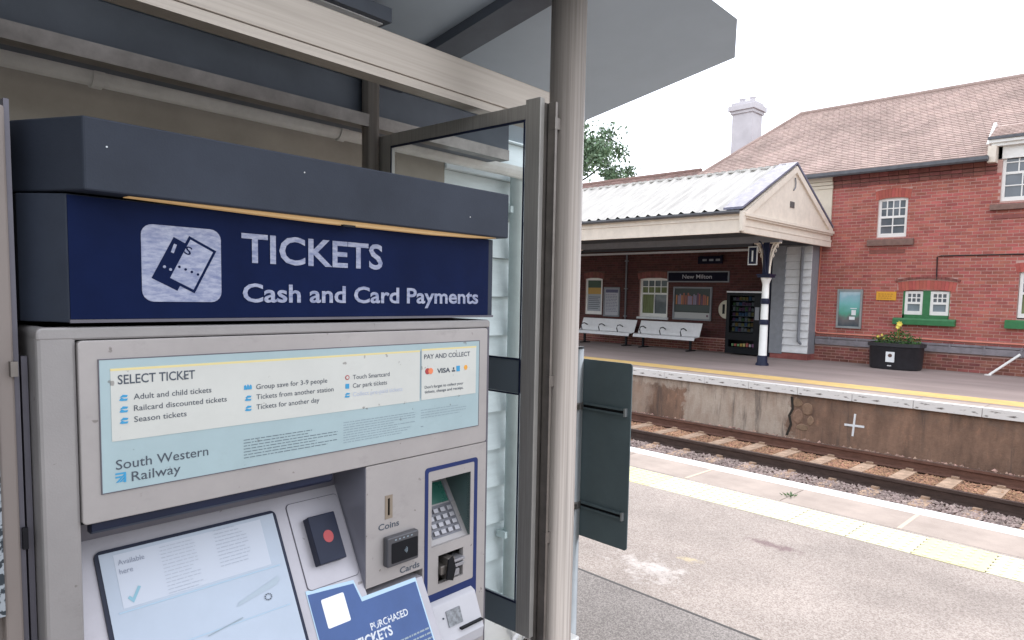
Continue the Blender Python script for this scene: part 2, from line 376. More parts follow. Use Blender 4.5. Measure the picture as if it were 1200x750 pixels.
# material with coarse chips
def chip_mat(name, c1, c2, c3, scale, stains=None):
    M, t, p = nodemat(name); tc = t.nodes.new('ShaderNodeTexCoord')
    vo = t.nodes.new('ShaderNodeTexVoronoi'); vo.inputs['Scale'].default_value = scale; t.links.new(tc.outputs['Object'], vo.inputs['Vector'])
    sp = t.nodes.new('ShaderNodeSeparateColor'); t.links.new(vo.outputs['Color'], sp.inputs[0])
    rp = t.nodes.new('ShaderNodeValToRGB'); rp.color_ramp.elements[0].color = (*c1, 1); rp.color_ramp.elements[1].color = (*c3, 1)
    e = rp.color_ramp.elements.new(.5); e.color = (*c2, 1); t.links.new(sp.outputs[0], rp.inputs[0])
    n = t.nodes.new('ShaderNodeTexNoise'); n.inputs['Scale'].default_value = 1.1; n.inputs['Detail'].default_value = 6; t.links.new(tc.outputs['Object'], n.inputs['Vector'])
    r = t.nodes.new('ShaderNodeMapRange'); r.inputs['From Min'].default_value = .35; r.inputs['From Max'].default_value = .65; r.inputs['To Min'].default_value = .80; r.inputs['To Max'].default_value = 1.14
    t.links.new(n.outputs['Fac'], r.inputs['Value'])
    vm = t.nodes.new('ShaderNodeVectorMath'); vm.operation = 'SCALE'; t.links.new(rp.outputs[0], vm.inputs[0]); t.links.new(r.outputs[0], vm.inputs['Scale'])
    cur = vm.outputs[0]
    for (cx, cy, rx, ry, colr, sc_, lo, hi) in (stains or []):
        mp = t.nodes.new('ShaderNodeMapping'); mp.inputs['Location'].default_value = (-cx / rx, -cy / ry, 0); mp.inputs['Scale'].default_value = (1 / rx, 1 / ry, 0)
        t.links.new(tc.outputs['Object'], mp.inputs['Vector'])
        ln = t.nodes.new('ShaderNodeVectorMath'); ln.operation = 'LENGTH'; t.links.new(mp.outputs[0], ln.inputs[0])
        nn = t.nodes.new('ShaderNodeTexNoise'); nn.inputs['Scale'].default_value = sc_; nn.inputs['Detail'].default_value = 6; nn.inputs['Roughness'].default_value = .7
        t.links.new(tc.outputs['Object'], nn.inputs['Vector'])
        a = t.nodes.new('ShaderNodeMath'); a.operation = 'MULTIPLY_ADD'; a.inputs[1].default_value = -.35; t.links.new(ln.outputs['Value'], a.inputs[0]); t.links.new(nn.outputs['Fac'], a.inputs[2])
        mr = t.nodes.new('ShaderNodeMapRange'); mr.inputs['From Min'].default_value = lo; mr.inputs['From Max'].default_value = hi; mr.inputs['To Max'].default_value = .62; t.links.new(a.outputs[0], mr.inputs['Value'])
        mx = t.nodes.new('ShaderNodeMix'); mx.data_type = 'RGBA'; mx.inputs['B'].default_value = (*colr, 1)
        t.links.new(mr.outputs[0], mx.inputs['Factor']); t.links.new(cur, mx.inputs['A']); cur = mx.outputs['Result']
    t.links.new(cur, p.inputs['Base Color']); p.inputs['Roughness'].default_value = .9
    b = t.nodes.new('ShaderNodeBump'); b.inputs['Strength'].default_value = .35; b.inputs['Distance'].default_value = .004; t.links.new(vo.outputs['Distance'], b.inputs['Height']); t.links.new(b.outputs[0], p.inputs['Normal'])
    MATS[name] = M; return M
M_near = chip_mat('fine_pink_asphalt', (.26, .215, .19), (.385, .325, .290), (.47, .41, .37), 150,
    [(-2.15, 3.15, .62, .40, (.74, .68, .65), 9, .36, .56), (-1.85, 4.02, .34, .10, (.15, .08, .09), 8, .30, .44), (-2.1, 3.42, .2, .1, (.62, .50, .30), 14, .35, .5)])
near.data.materials[0] = M_near
M_coarse = chip_mat('coarse_grey_asphalt', (.17, .15, .14), (.265, .235, .22), (.37, .335, .31), 170)
part('worn_asphalt_strip', g, M_coarse, near)
g = MB(); g.box(-60, 45, 2.826, 2.842, -.01, .005); part('tar_seam', g, mat('tar', (.05, .045, .045), .6), near)

def slabs(parent, name, y0, y1, z0, z1, step, xs, xe, phase, mats, gap=.008, bev=.004, matfn=None):
    meshes = {}
    x = phase; objs = []
    while x > xs: x -= step
    while x < xe:
        mt = matfn(x) if matfn else mats
        key = mt.name
        if key not in meshes:
            q = MB(); q.box(0, step - gap, 0, y1 - y0, z0, z1)
            meshes[key] = q.mesh(name, mt)
        o = bpy.data.objects.new(name, meshes[key]); COL.objects.link(o); o.parent = parent; o.location = (x + gap / 2, y0, rnd.uniform(-.0012, .0012)); objs.append(o)
        x += step
    return objs
# coping slabs, near: concrete with a white painted nose
cop = []
mesh_c = None
def coping(parent, y0, y1, step, xs, xe, phase, sgn, line_w):
    q = MB(); y_in, y_out = y0, y1
    yl = y1 - sgn * line_w
    q.cur = 0; q.box(.004, step - .005, y0, yl, -.14, 0)
    q.cur = 1; q.box(.004, step - .005, yl, y1, -.14, .001)
    me = q.mesh('coping_slab', [M_cope, M_wpaint if sgn > 0 else M_wedge])
    x = phase
    while x > xs: x -= step
    while x < xe:
        o = bpy.data.objects.new('coping_slab', me); COL.objects.link(o); o.parent = parent; o.location = (x, 0, rnd.uniform(-.001, .002)); x += step
coping(near, 4.98, 5.60, .857, -12, 6, -3.118, 1, .17)
slabs(near, 'tactile_paver', 4.53, 4.93, -.05, .004, .40, -8, 5, -3.6, M_tact, matfn=lambda x: M_tacty if (x < -3.55 or -1.42 < x < -.95) else M_tact)
g = MB()
for cx in [i * .0667 - 8 for i in range(int(13 / .0667))]:
    for j in range(6):
        cy = 4.563 + j * .0667
        r = .014
        g.prism([(cx + r * math.cos(PI * k / 3), cy + r * math.sin(PI * k / 3)) for k in range(6)], 'z', .002, .0085)
part('tactile_blisters', g, M_tact, near, kind='stuff')
for jx in (-3.118, -1.404):
    g = MB(); g.box(jx - .012, jx + .016, 4.98, 5.43, -.01, .0025); part('mortar_joint', g, mat('pale_mortar', (.62, .50, .40), .9), near)
# weed on the joint
g = MB()
for k in range(26):
    a = rnd.uniform(0, 2 * PI); r = rnd.uniform(.0, .05); cx, cy = -2.27 + r * math.cos(a), 5.15 + r * math.sin(a) * 1.6
    g.poly([(cx, cy, .004), (cx + .012, cy + .004, .006), (cx + .02 * math.cos(a), cy + .03 * math.sin(a), rnd.uniform(.01, .03))])
solo('weed', g, M_leaf2, 'small green weed growing in a joint of the near platform edge', 'weed', base=(0, 0, 0))

# ------------------------------------------------------------------ track bed
BZ = -1.0
g = MB(); g.box(-60, 45, 5.4, 12.1, -1.7, BZ - .01); tb = struct('track_bed', g, M_ballbed)
def stones(n, x0, x1, y0, y1, z, s0, s1, seed, zr=.02):
    R = random.Random(seed); q = MB()
    for _ in range(n):
        t = R.random(); cx = x0 + (x1 - x0) * t; cy = R.uniform(y0, y1); cz = z + R.uniform(-zr, zr); s = R.uniform(s0, s1)
        a = R.uniform(0, PI); ca, sa = math.cos(a), math.sin(a)
        n0 = len(q.v)
        for (dx, dy, dz) in ((1, 0, 0), (0, 1, 0), (-1, 0, 0), (0, -1, 0), (0.1, .1, 1), (0, 0, -1)):
            k = s * R.uniform(.6, 1.2); X, Y = dx * k, dy * k * .8
            q.v.append((cx + X * ca - Y * sa, cy + X * sa + Y * ca, cz + dz * k * .7))
        for i in range(4):
            q.f.append((n0 + i, n0 + (i + 1) % 4, n0 + 4)); q.f.append((n0 + (i + 1) % 4, n0 + i, n0 + 5)); q.mi += [0, 0]; q.smooth += [False, False]
    return q
o = solo('ballast', stones(26000, -12, 1.2, 8.35, 9.66, BZ + .008, .017, .034, 1, .015), M_ballastg, None, None, kind='stuff')
o = solo('ballast', stones(26000, -13, 1.2, 9.80, 11.12, BZ - .004, .016, .032, 2, .008), M_ballast, None, None, kind='stuff')
o = solo('ballast', stones(5000, -14, 1.5, 11.25, 11.80, BZ + .05, .022, .05, 3, .04), mat('dusty_ballast', (.33, .21, .17), .95, island=.5), None, None, kind='stuff')
o = solo('ballast', stones(9000, -8, 6, 5.7, 8.35, BZ, .03, .05, 4), M_ballastg, None, None, kind='stuff')
def rail_track(y0, label, detail):
    t = thing('railway_track', (0, y0, -1.0), label, 'railway track')
    prof = [(-.035, .172), (.035, .172), (.037, .135), (.009, .122), (.009, .03), (.07, .012), (.07, 0), (-.07, 0), (-.07, .012), (-.009, .03), (-.009, .122), (-.037, .135)]
    for yy, mm in ((y0, M_rail), (y0 + 1.47, M_rust)):
        q = MB(); q.prism([(yy + a, -.985 + b) for a, b in prof], 'x', -60, 45)
        part('rail', q, mm, t)
        q = MB(); q.box(-60, 45, yy - .028, yy + .028, -.813, -.8115); part('rail_head', q, M_railtop, t)
    me = None
    x = -3.63 - .6 * 20
    while x < 3:
        if me is None:
            q = MB(); b = base_of(t)
            q.hexa([(-.13, -.56, -.19), (.13, -.56, -.19), (.13, 2.03, -.19), (-.13, 2.03, -.19), (-.10, -.54, .018), (.10, -.54, .018), (.10, 2.01, .018), (-.10, 2.01, .018)])
            for yy in (0, 1.47):
                for dy in (-.1, .1): q.box(-.05, .05, yy + dy - .025, yy + dy + .025, .018, .05)
            me = q.mesh('sleeper', M_sleep)
        o = bpy.data.objects.new('sleeper', me); COL.objects.link(o); o.parent = t; o.location = (x + rnd.uniform(-.015, .015), rnd.uniform(-.02, .02), rnd.uniform(-.004, .004)); o.rotation_euler = (0, 0, rnd.uniform(-.01, .01))
        x += .60
    return t
rail_track(9.73, 'far railway track with rusty rails on pale sleepers beside the stained platform wall', True)
rail_track(6.30, 'near railway track hidden below the near platform edge', False)

# ------------------------------------------------------------------ far platform
def stain_mat():
    M, t, p = nodemat('stained_platform_wall'); tc = t.nodes.new('ShaderNodeTexCoord')
    sx = t.nodes.new('ShaderNodeSeparateXYZ'); t.links.new(tc.outputs['Object'], sx.inputs[0])
    def noise(sc_, st=(1, 1, 1), det=8):
        mp = t.nodes.new('ShaderNodeMapping'); mp.inputs['Scale'].default_value = st; t.links.new(tc.outputs['Object'], mp.inputs['Vector'])
        n = t.nodes.new('ShaderNodeTexNoise'); n.inputs['Scale'].default_value = sc_; n.inputs['Detail'].default_value = det; n.inputs['Roughness'].default_value = .7; t.links.new(mp.outputs[0], n.inputs['Vector']); return n.outputs['Fac']
    def rng(v, a, b, c=0, d=1):
        r = t.nodes.new('ShaderNodeMapRange'); r.inputs['From Min'].default_value = a; r.inputs['From Max'].default_value = b; r.inputs['To Min'].default_value = c; r.inputs['To Max'].default_value = d; t.links.new(v, r.inputs['Value']); return r.outputs[0]
    def mx(f, a, b):
        k = t.nodes.new('ShaderNodeMix'); k.data_type = 'RGBA'
        t.links.new(f, k.inputs['Factor'])
        for s_, v in (('A', a), ('B', b)):
            if isinstance(v, tuple): k.inputs[s_].default_value = (*v, 1)
            else: t.links.new(v, k.inputs[s_])
        return k.outputs['Result']
    def math2(op, a, b):
        k = t.nodes.new('ShaderNodeMath'); k.operation = op
        for i, v in enumerate((a, b)):
            if isinstance(v, (int, float)): k.inputs[i].default_value = v
            else: t.links.new(v, k.inputs[i])
        return k.outputs[0]
    brown = mx(rng(noise(2.2, (1, 1, .35)), .35, .65), (.115, .07, .05), (.29, .175, .12))
    brown = mx(rng(noise(7, (1, 1, .4)), .58, .72, 0, .7), brown, (.40, .22, .14))
    cream = mx(rng(noise(3, (1.4, 1, .5)), .35, .66), (.50, .42, .35), (.36, .27, .21))
    jit = math2('MULTIPLY_ADD' if False else 'MULTIPLY', rng(noise(3.2), .3, .7, -1, 1), .22)
    xj = math2('ADD', sx.outputs['X'], jit)
    inpatch = math2('MULTIPLY', rng(xj, -7.62, -7.55), rng(xj, -5.42, -5.30, 1, 0))
    left = rng(xj, -8.35, -8.62)
    topband = math2('MULTIPLY', rng(math2('ADD', sx.outputs['Z'], math2('MULTIPLY', jit, .6)), -.34, -.27), rng(sx.outputs['X'], -5.5, -5.4, 1, 0))
    f = math2('MAXIMUM', math2('MAXIMUM', inpatch, math2('MULTIPLY', left, .6)), topband)
    c = mx(f, brown, cream)
    # dark damp streaks
    c = mx(math2('MULTIPLY', rng(noise(5.5, (1.5, 1, .16)), .54, .70), .75), c, (.07, .06, .055))
    dk = math2('MULTIPLY', rng(noise(9), .45, .7), rng(sx.outputs['Z'], -.45, -.15, 0, .55)); c = mx(dk, c, (.10, .10, .095))
    t.links.new(c, p.inputs['Base Color']); p.inputs['Roughness'].default_value = .85
    b = t.nodes.new('ShaderNodeBump'); b.inputs['Strength'].default_value = .6; b.inputs['Distance'].default_value = .02; t.links.new(noise(12), b.inputs['Height']); t.links.new(b.outputs[0], p.inputs['Normal'])
    return M
g = MB(); g.box(-60, 45, 12.36, 19.2, -1.6, 0); g.box(-60, 45, 11.97, 12.36, -1.6, -.125)
far = struct('far_platform', g, mat('far_pink_asphalt', (.30, .24, .225), .9, noise=.16, nscale=.9, bump=.3, bscale=80, stretch=(.4, 1.5, 1)))
g = MB(); g.box(-60, 45, 11.95, 11.99, -1.2, -.12)
part('platform_wall', g, stain_mat(), far)
coping(far, 12.36, 11.88, .96, -24, 6, -8.05, -1, .16)
g = MB(); g.box(-60, 45, 12.52, 13.12, -.01, .004); part('painted_line', g, M_yline, far)
# exposed stones and cracks in the wall
g = MB()
for (cx, cz, rx, rz) in ((-5.18, -.30, .10, .09), (-5.00, -.38, .11, .13), (-5.17, -.55, .10, .14), (-5.07, -.74, .12, .06), (-4.93, -.60, .06, .09)):
    n = 9; pr = []
    for k in range(n):
        t = 2 * PI * k / n; q_ = rnd.uniform(.82, 1.12); pr.append((cx + rx * q_ * math.cos(t), cz + rz * q_ * math.sin(t)))
    nb = len(g.v)
    g.v += [(a, 11.951, b) for a, b in pr] + [((a - cx) * .86 + cx, 11.938, (b - cz) * .86 + cz) for a, b in pr]
    for i in range(n):
        j = (i + 1) % n; g.f.append((nb + i, nb + j, nb + n + j, nb + n + i)); g.mi.append(0); g.smooth.append(False)
    g.f.append(tuple(range(nb + n, nb + 2 * n))); g.mi.append(0); g.smooth.append(False)
part('exposed_stone', g, mat('buff_rubble_stone', (.27, .17, .115), .9, noise=.25, nscale=9, island=.2, bump=.3, bscale=20), far, kind='stuff')
g = MB()
pth = [(-5.30, -.20), (-5.27, -.42), (-5.33, -.55), (-5.29, -.70), (-5.36, -.92)]
for a, b in zip(pth, pth[1:]): g.hexa([(a[0] - .02, 11.94, a[1]), (a[0] + .025, 11.94, a[1]), (a[0] + .025, 11.952, a[1]), (a[0] - .02, 11.952, a[1]), (b[0] - .02, 11.94, b[1]), (b[0] + .02, 11.94, b[1]), (b[0] + .02, 11.952, b[1]), (b[0] - .02, 11.952, b[1])])
part('wall_crack', g, mat('dark_crack', (.03, .025, .02), .95), far)
g = MB(); g.obox((-4.175, 11.944, -.555), (1, 0, 0), (0, 1, 0), (.06, 0, 1), .016, .006, .195); part('painted_cross', g, M_whitep, far)
g = MB(); g.obox((-4.168, 11.944, -.565), (1, 0, .02), (0, 1, 0), (0, 0, 1), .165, .005, .018); part('painted_cross', g, M_whitep, far)

# ================================================================== STATION HOUSE
house = thing('station_house', (-7, 17.9, 0), 'red brick two storey station house with clay tiled hipped roof', 'house')
WY = 17.9
holes = [(-5.98, -5.30, 3.17, 4.12), (-3.41, -2.31, 3.86, 4.79), (-5.28, -4.26, 1.20, 1.87), (-2.94, -1.90, 1.26, 2.33), (-15.52, -14.76, .93, 2.17), (-13.20, -12.10, .93, 2.17)]
XL, XR = -24.0, 3.2
g = MB(); g.holed(XL, -11.0, 0, 4.35, holes, WY, WY + .25); g.holed(-11.0, XR, 0, 4.78, holes, WY, WY + .25)
g.box(XR - .25, XR, WY + .25, 24.2, 0, 4.78); g.box(XL, XL + .25, WY + .25, 24.2, 0, 4.35); g.box(XL, XR, 24.2, 24.4, 0, 4.35)
hw = part('wall', g, M_mortar, house)
def bricks(x0, x1, z0, z1, holes, seed, yf, proud=.006, L=.225, Hh=.075, jt=.014):
    R = random.Random(seed); q = MB(); row = 0; z = z0
    while z + Hh <= z1 + 1e-6:
        x = x0 - (L / 2 if row % 2 else 0)
        while x < x1:
            a, b = max(x, x0) + jt / 2, min(x + L, x1) - jt / 2
            segs = [(a, b)]
            for h in holes:
                if h[2] < z + Hh - .01 and h[3] > z + .01:
                    ns = []
                    for s_, e_ in segs:
                        if e_ <= h[0] or s_ >= h[1]: ns.append((s_, e_))
                        else:
                            if s_ < h[0] - .03: ns.append((s_, h[0] - .004))
                            if e_ > h[1] + .03: ns.append((h[1] + .004, e_))
                    segs = ns
            for s_, e_ in segs:
                if e_ - s_ < .03: continue
                p_ = yf - proud + R.uniform(-.003, .002)
                n = len(q.v); zz0, zz1 = z + jt / 2, z + Hh - jt / 2
                q.v += [(s_, p_, zz0), (e_, p_, zz0), (e_, p_, zz1), (s_, p_, zz1), (s_, yf + .004, zz0), (e_, yf + .004, zz0), (e_, yf + .004, zz1), (s_, yf + .004, zz1)]
                for f_ in ((0, 1, 2, 3), (0, 4, 5, 1), (3, 2, 6, 7), (0, 3, 7, 4), (1, 5, 6, 2)): q.f.append(tuple(n + i for i in f_)); q.mi.append(0); q.smooth.append(False)
            x += L
        z += Hh; row += 1
    return q
arch = [(-6.06, -5.22, 4.12, 4.36), (-5.42, -4.12, 1.87, 2.12), (-15.6, -14.68, 2.17, 2.36), (-13.28, -12.02, 2.17, 2.36), (-3.02, -1.82, 2.33, 2.55)]
g = MB(); g.holed(-24, -8.4, .375, 3.2, holes, WY - .003, WY + .001); part('porch_mortar_shade_sheet', g, mat('shade_tone_mortar', (.10, .055, .05), .9), hw)  # dark mortar sheet, canopy shade put into its colour
part('brick_courses', bricks(-16.6, -8.4, .375, 3.0, holes + arch, 11, WY), mat('shade_tone_porch_brick', (.085, .024, .022), .85, island=.25, noise=.2), hw, kind='stuff')  # brick darkened to paint in the shade under the canopy
part('brick_courses', bricks(-8.4, 1.5, .60, 4.5, holes + arch + [(-8.4, -7.12, 3.2, 4.8)], 12, WY), M_brick, hw, kind='stuff')
part('plinth_courses', bricks(-16.6, 1.5, 0, .375, [], 13, WY - .03), M_brickb, hw, kind='stuff')
g = MB(); g.box(-24, 1.5, WY - .028, WY - .001, 0, .40); part('plinth', g, M_mortar, hw)
# corbelled eaves courses
g = MB()
for k, (z0, z1, pr) in enumerate(((4.47, 4.55, .03), (4.56, 4.64, .06), (4.65, 4.76, .10))):
    x = -7.1
    while x < 1.5:
        if not -3.66 < x < -2.3: g.box(x + .004, x + .221, WY - pr, WY + .01, z0, z1 - .008)
        x += .225
part('corbel_course', g, M_dkbrick, hw, kind='stuff')
# cream painted return
g = MB(); g.box(-8.6, -7.12, WY - .05, WY, 3.0, 4.47)
for z0, z1, pr in ((4.47, 4.55, .08), (4.56, 4.64, .11), (4.65, 4.76, .15)): g.box(-8.6, -7.10, WY - pr, WY, z0, z1)
part('cream_rendered_panel', g, M_creamr, house, bevel=.004)
# arches: soldier bricks
def soldier(x0, x1, z, h, rise, n, mt, name='arch'):
    q = MB()
    for i in range(n):
        t0 = (i + .03) / n; t1 = (i + .97) / n
        def pz(t): return z + rise * (1 - (2 * t - 1) ** 2)
        a, b = x0 + (x1 - x0) * t0, x0 + (x1 - x0) * t1
        c = (x0 + x1) / 2; fl = .06
        a2, b2 = a + (a - c) * fl, b + (b - c) * fl
        q.hexa([(a, WY - .012, pz(t0) - .0), (b, WY - .012, pz(t1)), (b, WY + .03, pz(t1)), (a, WY + .03, pz(t0)), (a2, WY - .012, pz(t0) + h), (b2, WY - .012, pz(t1) + h), (b2, WY + .03, pz(t1) + h), (a2, WY + .03, pz(t0) + h)])
    part(name, q, mt, hw, kind='stuff')
soldier(-6.04, -5.24, 4.08, .22, .05, 11, M_arch); soldier(-5.38, -4.16, 1.84, .22, .05, 16, M_arch); soldier(-3.0, -1.84, 2.28, .2, .05, 15, M_arch)
soldier(-13.26, -12.04, 2.12, .2, .06, 15, M_dkbrick); soldier(-15.58, -14.7, 2.12, .2, .06, 11, M_dkbrick)
g = MB()
for i in range(18):
    t0 = i / 18; t1 = (i + .93) / 18; x0_, x1_ = -5.46, -4.06
    f_ = lambda t: 2.075 + .075 * (1 - (2 * t - 1) ** 2)
    a, b = x0_ + (x1_ - x0_) * t0, x0_ + (x1_ - x0_) * t1
    g.hexa([(a, WY - .04, f_(t0)), (b, WY - .04, f_(t1)), (b, WY + .01, f_(t1)), (a, WY + .01, f_(t0)), (a, WY - .04, f_(t0) + .05), (b, WY - .04, f_(t1) + .05), (b, WY + .01, f_(t1) + .05), (a, WY + .01, f_(t0) + .05)])
part('hood_mould', g, M_dkbrick, hw, kind='stuff')
part('brick_band', MB().box(-6.12, -5.3, WY - .025, WY, 2.78, 2.86), M_dkbrick, hw); part('brick_band', MB().box(-3.5, -2.6, WY - .025, WY, 3.48, 3.56), M_dkbrick, hw)

def sash(x0, x1, z0, z1, top, bot, split, sill=None, fw=.055, gm=M_wglass, depth=.05, fr=M_whitew):
    """top,bot = (cols, rows)"""
    yf = WY + depth; q = MB()
    zs = z0 + (z1 - z0) * split
    hol = []
    def grid(a, b, c, d, n):
        cw = (b - a) / n[0]; ch = (d - c) / n[1]; br = .012
        for i in range(n[0]):
            for j in range(n[1]): hol.append((a + cw * i + br, a + cw * (i + 1) - br, c + ch * j + br, c + ch * (j + 1) - br))
    grid(x0 + fw, x1 - fw, z0 + fw * 1.5, zs - .015, bot); n_b = len(hol); grid(x0 + fw, x1 - fw, zs + .015, z1 - fw, top)
    q.holed(x0, x1, z0, z1, hol, yf, yf + .05)
    wd = part('window', q, fr, house)
    for k, h in enumerate(hol):
        r = MB(); gy = yf + .03 + (0 if k < n_b else -.005); tl = rnd.uniform(-.002, .002)
        r.poly([(h[0], gy, h[2]), (h[1], gy + tl, h[2]), (h[1], gy + tl, h[3]), (h[0], gy, h[3])])
        mt = gm(k, n_b) if callable(gm) else gm
        part('pane', r, mt, wd)
    r = MB(); r.box(x0 + .02, x1 - .02, yf + .10, yf + .12, z0 + .02, z1 - .02); part('backing', r, M_dark, wd)
    if sill:
        r = MB(); sx, sz0, sz1, sy, sm = sill
        r.prism([(WY - sy, sz0), (WY + depth, sz0), (WY + depth, sz1), (WY - sy * .6, sz1), (WY - sy, sz1 - .03)], 'x', x0 - sx, x1 + sx); part('sill', r, sm, wd)
    return wd
sash(-5.98, -5.30, 3.17, 4.12, (4, 2), (2, 2), .52, (.19, 2.96, 3.12, .10, M_stone))
sash(-3.41, -2.31, 3.86, 4.98, (4, 2), (3, 2), .55, (.17, 3.67, 3.80, .10, M_stone))
gs = lambda k, nb: M_obsc if k < nb else M_wglass
sash(-5.24, -4.84, 1.285, 1.85, (3, 2), (1, 1), .5, None, .05, gs, .03)
sash(-4.68, -4.28, 1.285, 1.85, (3, 2), (1, 1), .5, None, .05, gs, .03)
sash(-2.93, -1.92, 1.29, 2.33, (4, 2), (1, 1), .52, (.2, 1.05, 1.24, .12, M_green), gm=lambda k, nb: M_blind if k < nb else M_wglass)
g = MB(); g.box(-4.84, -4.68, WY + .015, WY + .08, 1.2, 1.87); g.box(-5.28, -5.24, WY + .02, WY + .08, 1.2, 1.87); g.box(-4.28, -4.24, WY + .02, WY + .08, 1.2, 1.87); g.box(-5.28, -4.24, WY + .02, WY + .08, 1.2, 1.285)
part('window_mullion', g, M_green, house)
g = MB(); g.prism([(WY - .13, 1.04), (WY, 1.04), (WY + .02, 1.20), (WY - .10, 1.20), (WY - .13, 1.16)], 'x', -5.45, -4.10); part('sill', g, M_green, house, bevel=.006)
sash(-13.20, -12.10, .93, 2.17, (4, 2), (2, 1), .60, (.05, .86, .93, .06, M_greyl), .07, gm=lambda k, nb: M_blind if k % 2 == 0 else M_wglass)
q = MB(); q.holed(-15.52, -14.76, .93, 2.17, [(-15.44, -14.84, 1.04, 2.09)], WY + .03, WY + .08); wnd = part('window', q, M_whitew, house)
# poster inside that frame
q = MB(); q.cur = 0; q.box(-15.44, -14.84, WY + .05, WY + .06, 1.04, 1.62); q.cur = 1; q.box(-15.44, -14.84, WY + .05, WY + .06, 1.62, 1.84); q.cur = 2; q.box(-15.44, -14.84, WY + .05, WY + .06, 1.84, 2.09)
for k in range(7): q.cur = 3; q.box(-15.40, -14.88 - rnd.random() * .1, WY + .046, WY + .05, 1.12 + k * .065, 1.14 + k * .065)
part('notice_sheet', q, [mat('pale_notice_paper', (.36, .38, .42), .6), mat('amber_notice_band', (.50, .30, .07), .6), mat('dark_green_notice_band', (.05, .09, .06), .6), M_ink], wnd)

# ---- roofs
ridgeL, ridgeR = Vector((-9.51, 21.0, 7.35)), Vector((3.5, 21.0, 7.35))
eL = Vector((-11.8, 17.62, 4.80)); eR = Vector((3.5, 17.62, 4.80))
def tiled(o0, e1, up, w0, clipL, clipR, gauge, tw, seed, name, parent, mt, skip=None):
    """tiles laid on plane: origin o0, e1 along eave, up up-slope, clipL/R(h)->x range"""
    R = random.Random(seed); q = MB(); e1 = Vector(e1).normalized(); L_up = Vector(up).length; u = Vector(up).normalized(); n = e1.cross(u).normalized()
    if n.z < 0: n = -n
    rows = int(L_up / gauge)
    for r in range(rows):
        h = r * gauge; a, b = clipL(h), clipR(h)
        x = a - (tw / 2 if r % 2 else 0)
        while x < b:
            s_, e_ = max(x, a) + .002, min(x + tw, b) - .002
            if e_ - s_ > .02 and not (skip and skip(h, (s_ + e_) / 2)):
                lift = .022 + R.uniform(0, .006)
                P = o0 + e1 * s_ + u * h; Q = o0 + e1 * e_ + u * h; P2 = o0 + e1 * s_ + u * (h + gauge * 1.25); Q2 = o0 + e1 * e_ + u * (h + gauge * 1.25)
                k = len(q.v); q.v += [tuple(P), tuple(Q), tuple(P + n * lift), tuple(Q + n * lift), tuple(P2 + n * .006), tuple(Q2 + n * .006)]
                q.f += [(k, k + 1, k + 3, k + 2), (k + 2, k + 3, k + 5, k + 4)]; q.mi += [0, 0]; q.smooth += [False, False]
            x += tw
    return part(name, q, mt, parent, kind='stuff')
g = MB()
pm = lambda x, t: Vector((x, 17.62 + 3.38 * t, 4.80 + 2.55 * t))
g.poly([eL, pm(-3.66, 0), pm(-3.66, 1), ridgeL]); g.poly([pm(-2.06, 0), eR, ridgeR, pm(-2.06, 1)]); g.poly([pm(-3.66, .22), pm(-2.06, .22), pm(-2.06, 1), pm(-3.66, 1)])
bL = Vector((-11.8, 24.4, 4.8)); bR = Vector((3.5, 24.4, 4.8))
g.poly([bR, bL, ridgeL, ridgeR]); g.poly([bL, eL, ridgeL]); g.poly([eR, bR, ridgeR])
g.poly([Vector((-11.8, 17.98, 4.8)), bL, bR, Vector((3.5, 17.98, 4.8))])
rf = part('roof', g, M_tileback, house)
upv = Vector((0, 21.0 - 17.62, 7.35 - 4.80)); LU = upv.length
tiled(Vector((0, 17.60, 4.80)), (1, 0, 0), upv, 0, lambda h: -11.8 + 2.29 * h / LU, lambda h: 1.6, .098, .165, 5, 'roof_tiles', rf, M_tile, skip=lambda h, x: h < .22 * LU and -3.66 < x < -2.06)
g = MB(); g.tube([ridgeL + Vector((0, 0, .03)), ridgeR + Vector((0, 0, .03))], .07, 8); g.tube([ridgeL + Vector((0, 0, .02)), eL + Vector((0, 0, .02))], .06, 8)
part('ridge_tiles', g, M_tile, rf)
g = MB(); x = -11.9
g.prism([(17.50, 4.83), (17.50, 4.755), (17.53, 4.72), (17.59, 4.72), (17.62, 4.755), (17.62, 4.83)], 'x', -8.0, -3.62); g.prism([(17.50, 4.83), (17.50, 4.755), (17.53, 4.72), (17.59, 4.72), (17.62, 4.755), (17.62, 4.83)], 'x', -2.1, 3.5)
part('gutter', g, M_gut2, house)
g = MB(); g.box(-8, -3.62, 17.62, 17.9, 4.765, 4.80); g.box(-2.1, 3.4, 17.62, 17.9, 4.765, 4.80); part('soffit', g, M_dkbrick, house)
# dormer
g = MB(); g.box(-3.50, -2.22, WY - .01, WY + .03, 4.79, 5.06); g.box(-3.50, -3.42, WY - .01, WY + .8, 4.79, 5.06); g.box(-2.30, -2.22, WY - .01, WY + .8, 4.79, 5.06)
g.box(-3.62, -2.10, WY - .14, WY + .9, 5.06, 5.13); g.box(-3.66, -2.06, WY - .20, WY + .9, 5.13, 5.20)
dm = part('dormer', g, M_whitew, house, bevel=.004)
part('dormer_cheek', MB().box(-3.66, -3.50, 17.64, 18.6, 4.70, 5.06), M_creamw, dm); part('dormer_cheek', MB().box(-2.22, -2.06, 17.64, 18.6, 4.70, 5.06), M_creamw, dm)
g = MB(); g.box(-3.68, -2.04, WY - .24, WY - .12, 5.20, 5.26); part('dormer_gutter', g, M_gut2, dm)
g = MB(); g.prism([(WY - .22, 5.22), (WY + 1.3, 5.22), (WY + 1.2, 5.62), (WY + .5, 5.62)], 'x', -3.66, -2.06); part('dormer_roof', g, M_tileback, dm)
tiled(Vector((0, WY - .22, 5.23)), (1, 0, 0), Vector((0, .72, .40)), 0, lambda h: -3.66, lambda h: -2.06, .098, .165, 6, 'dormer_tiles', dm, M_tile)
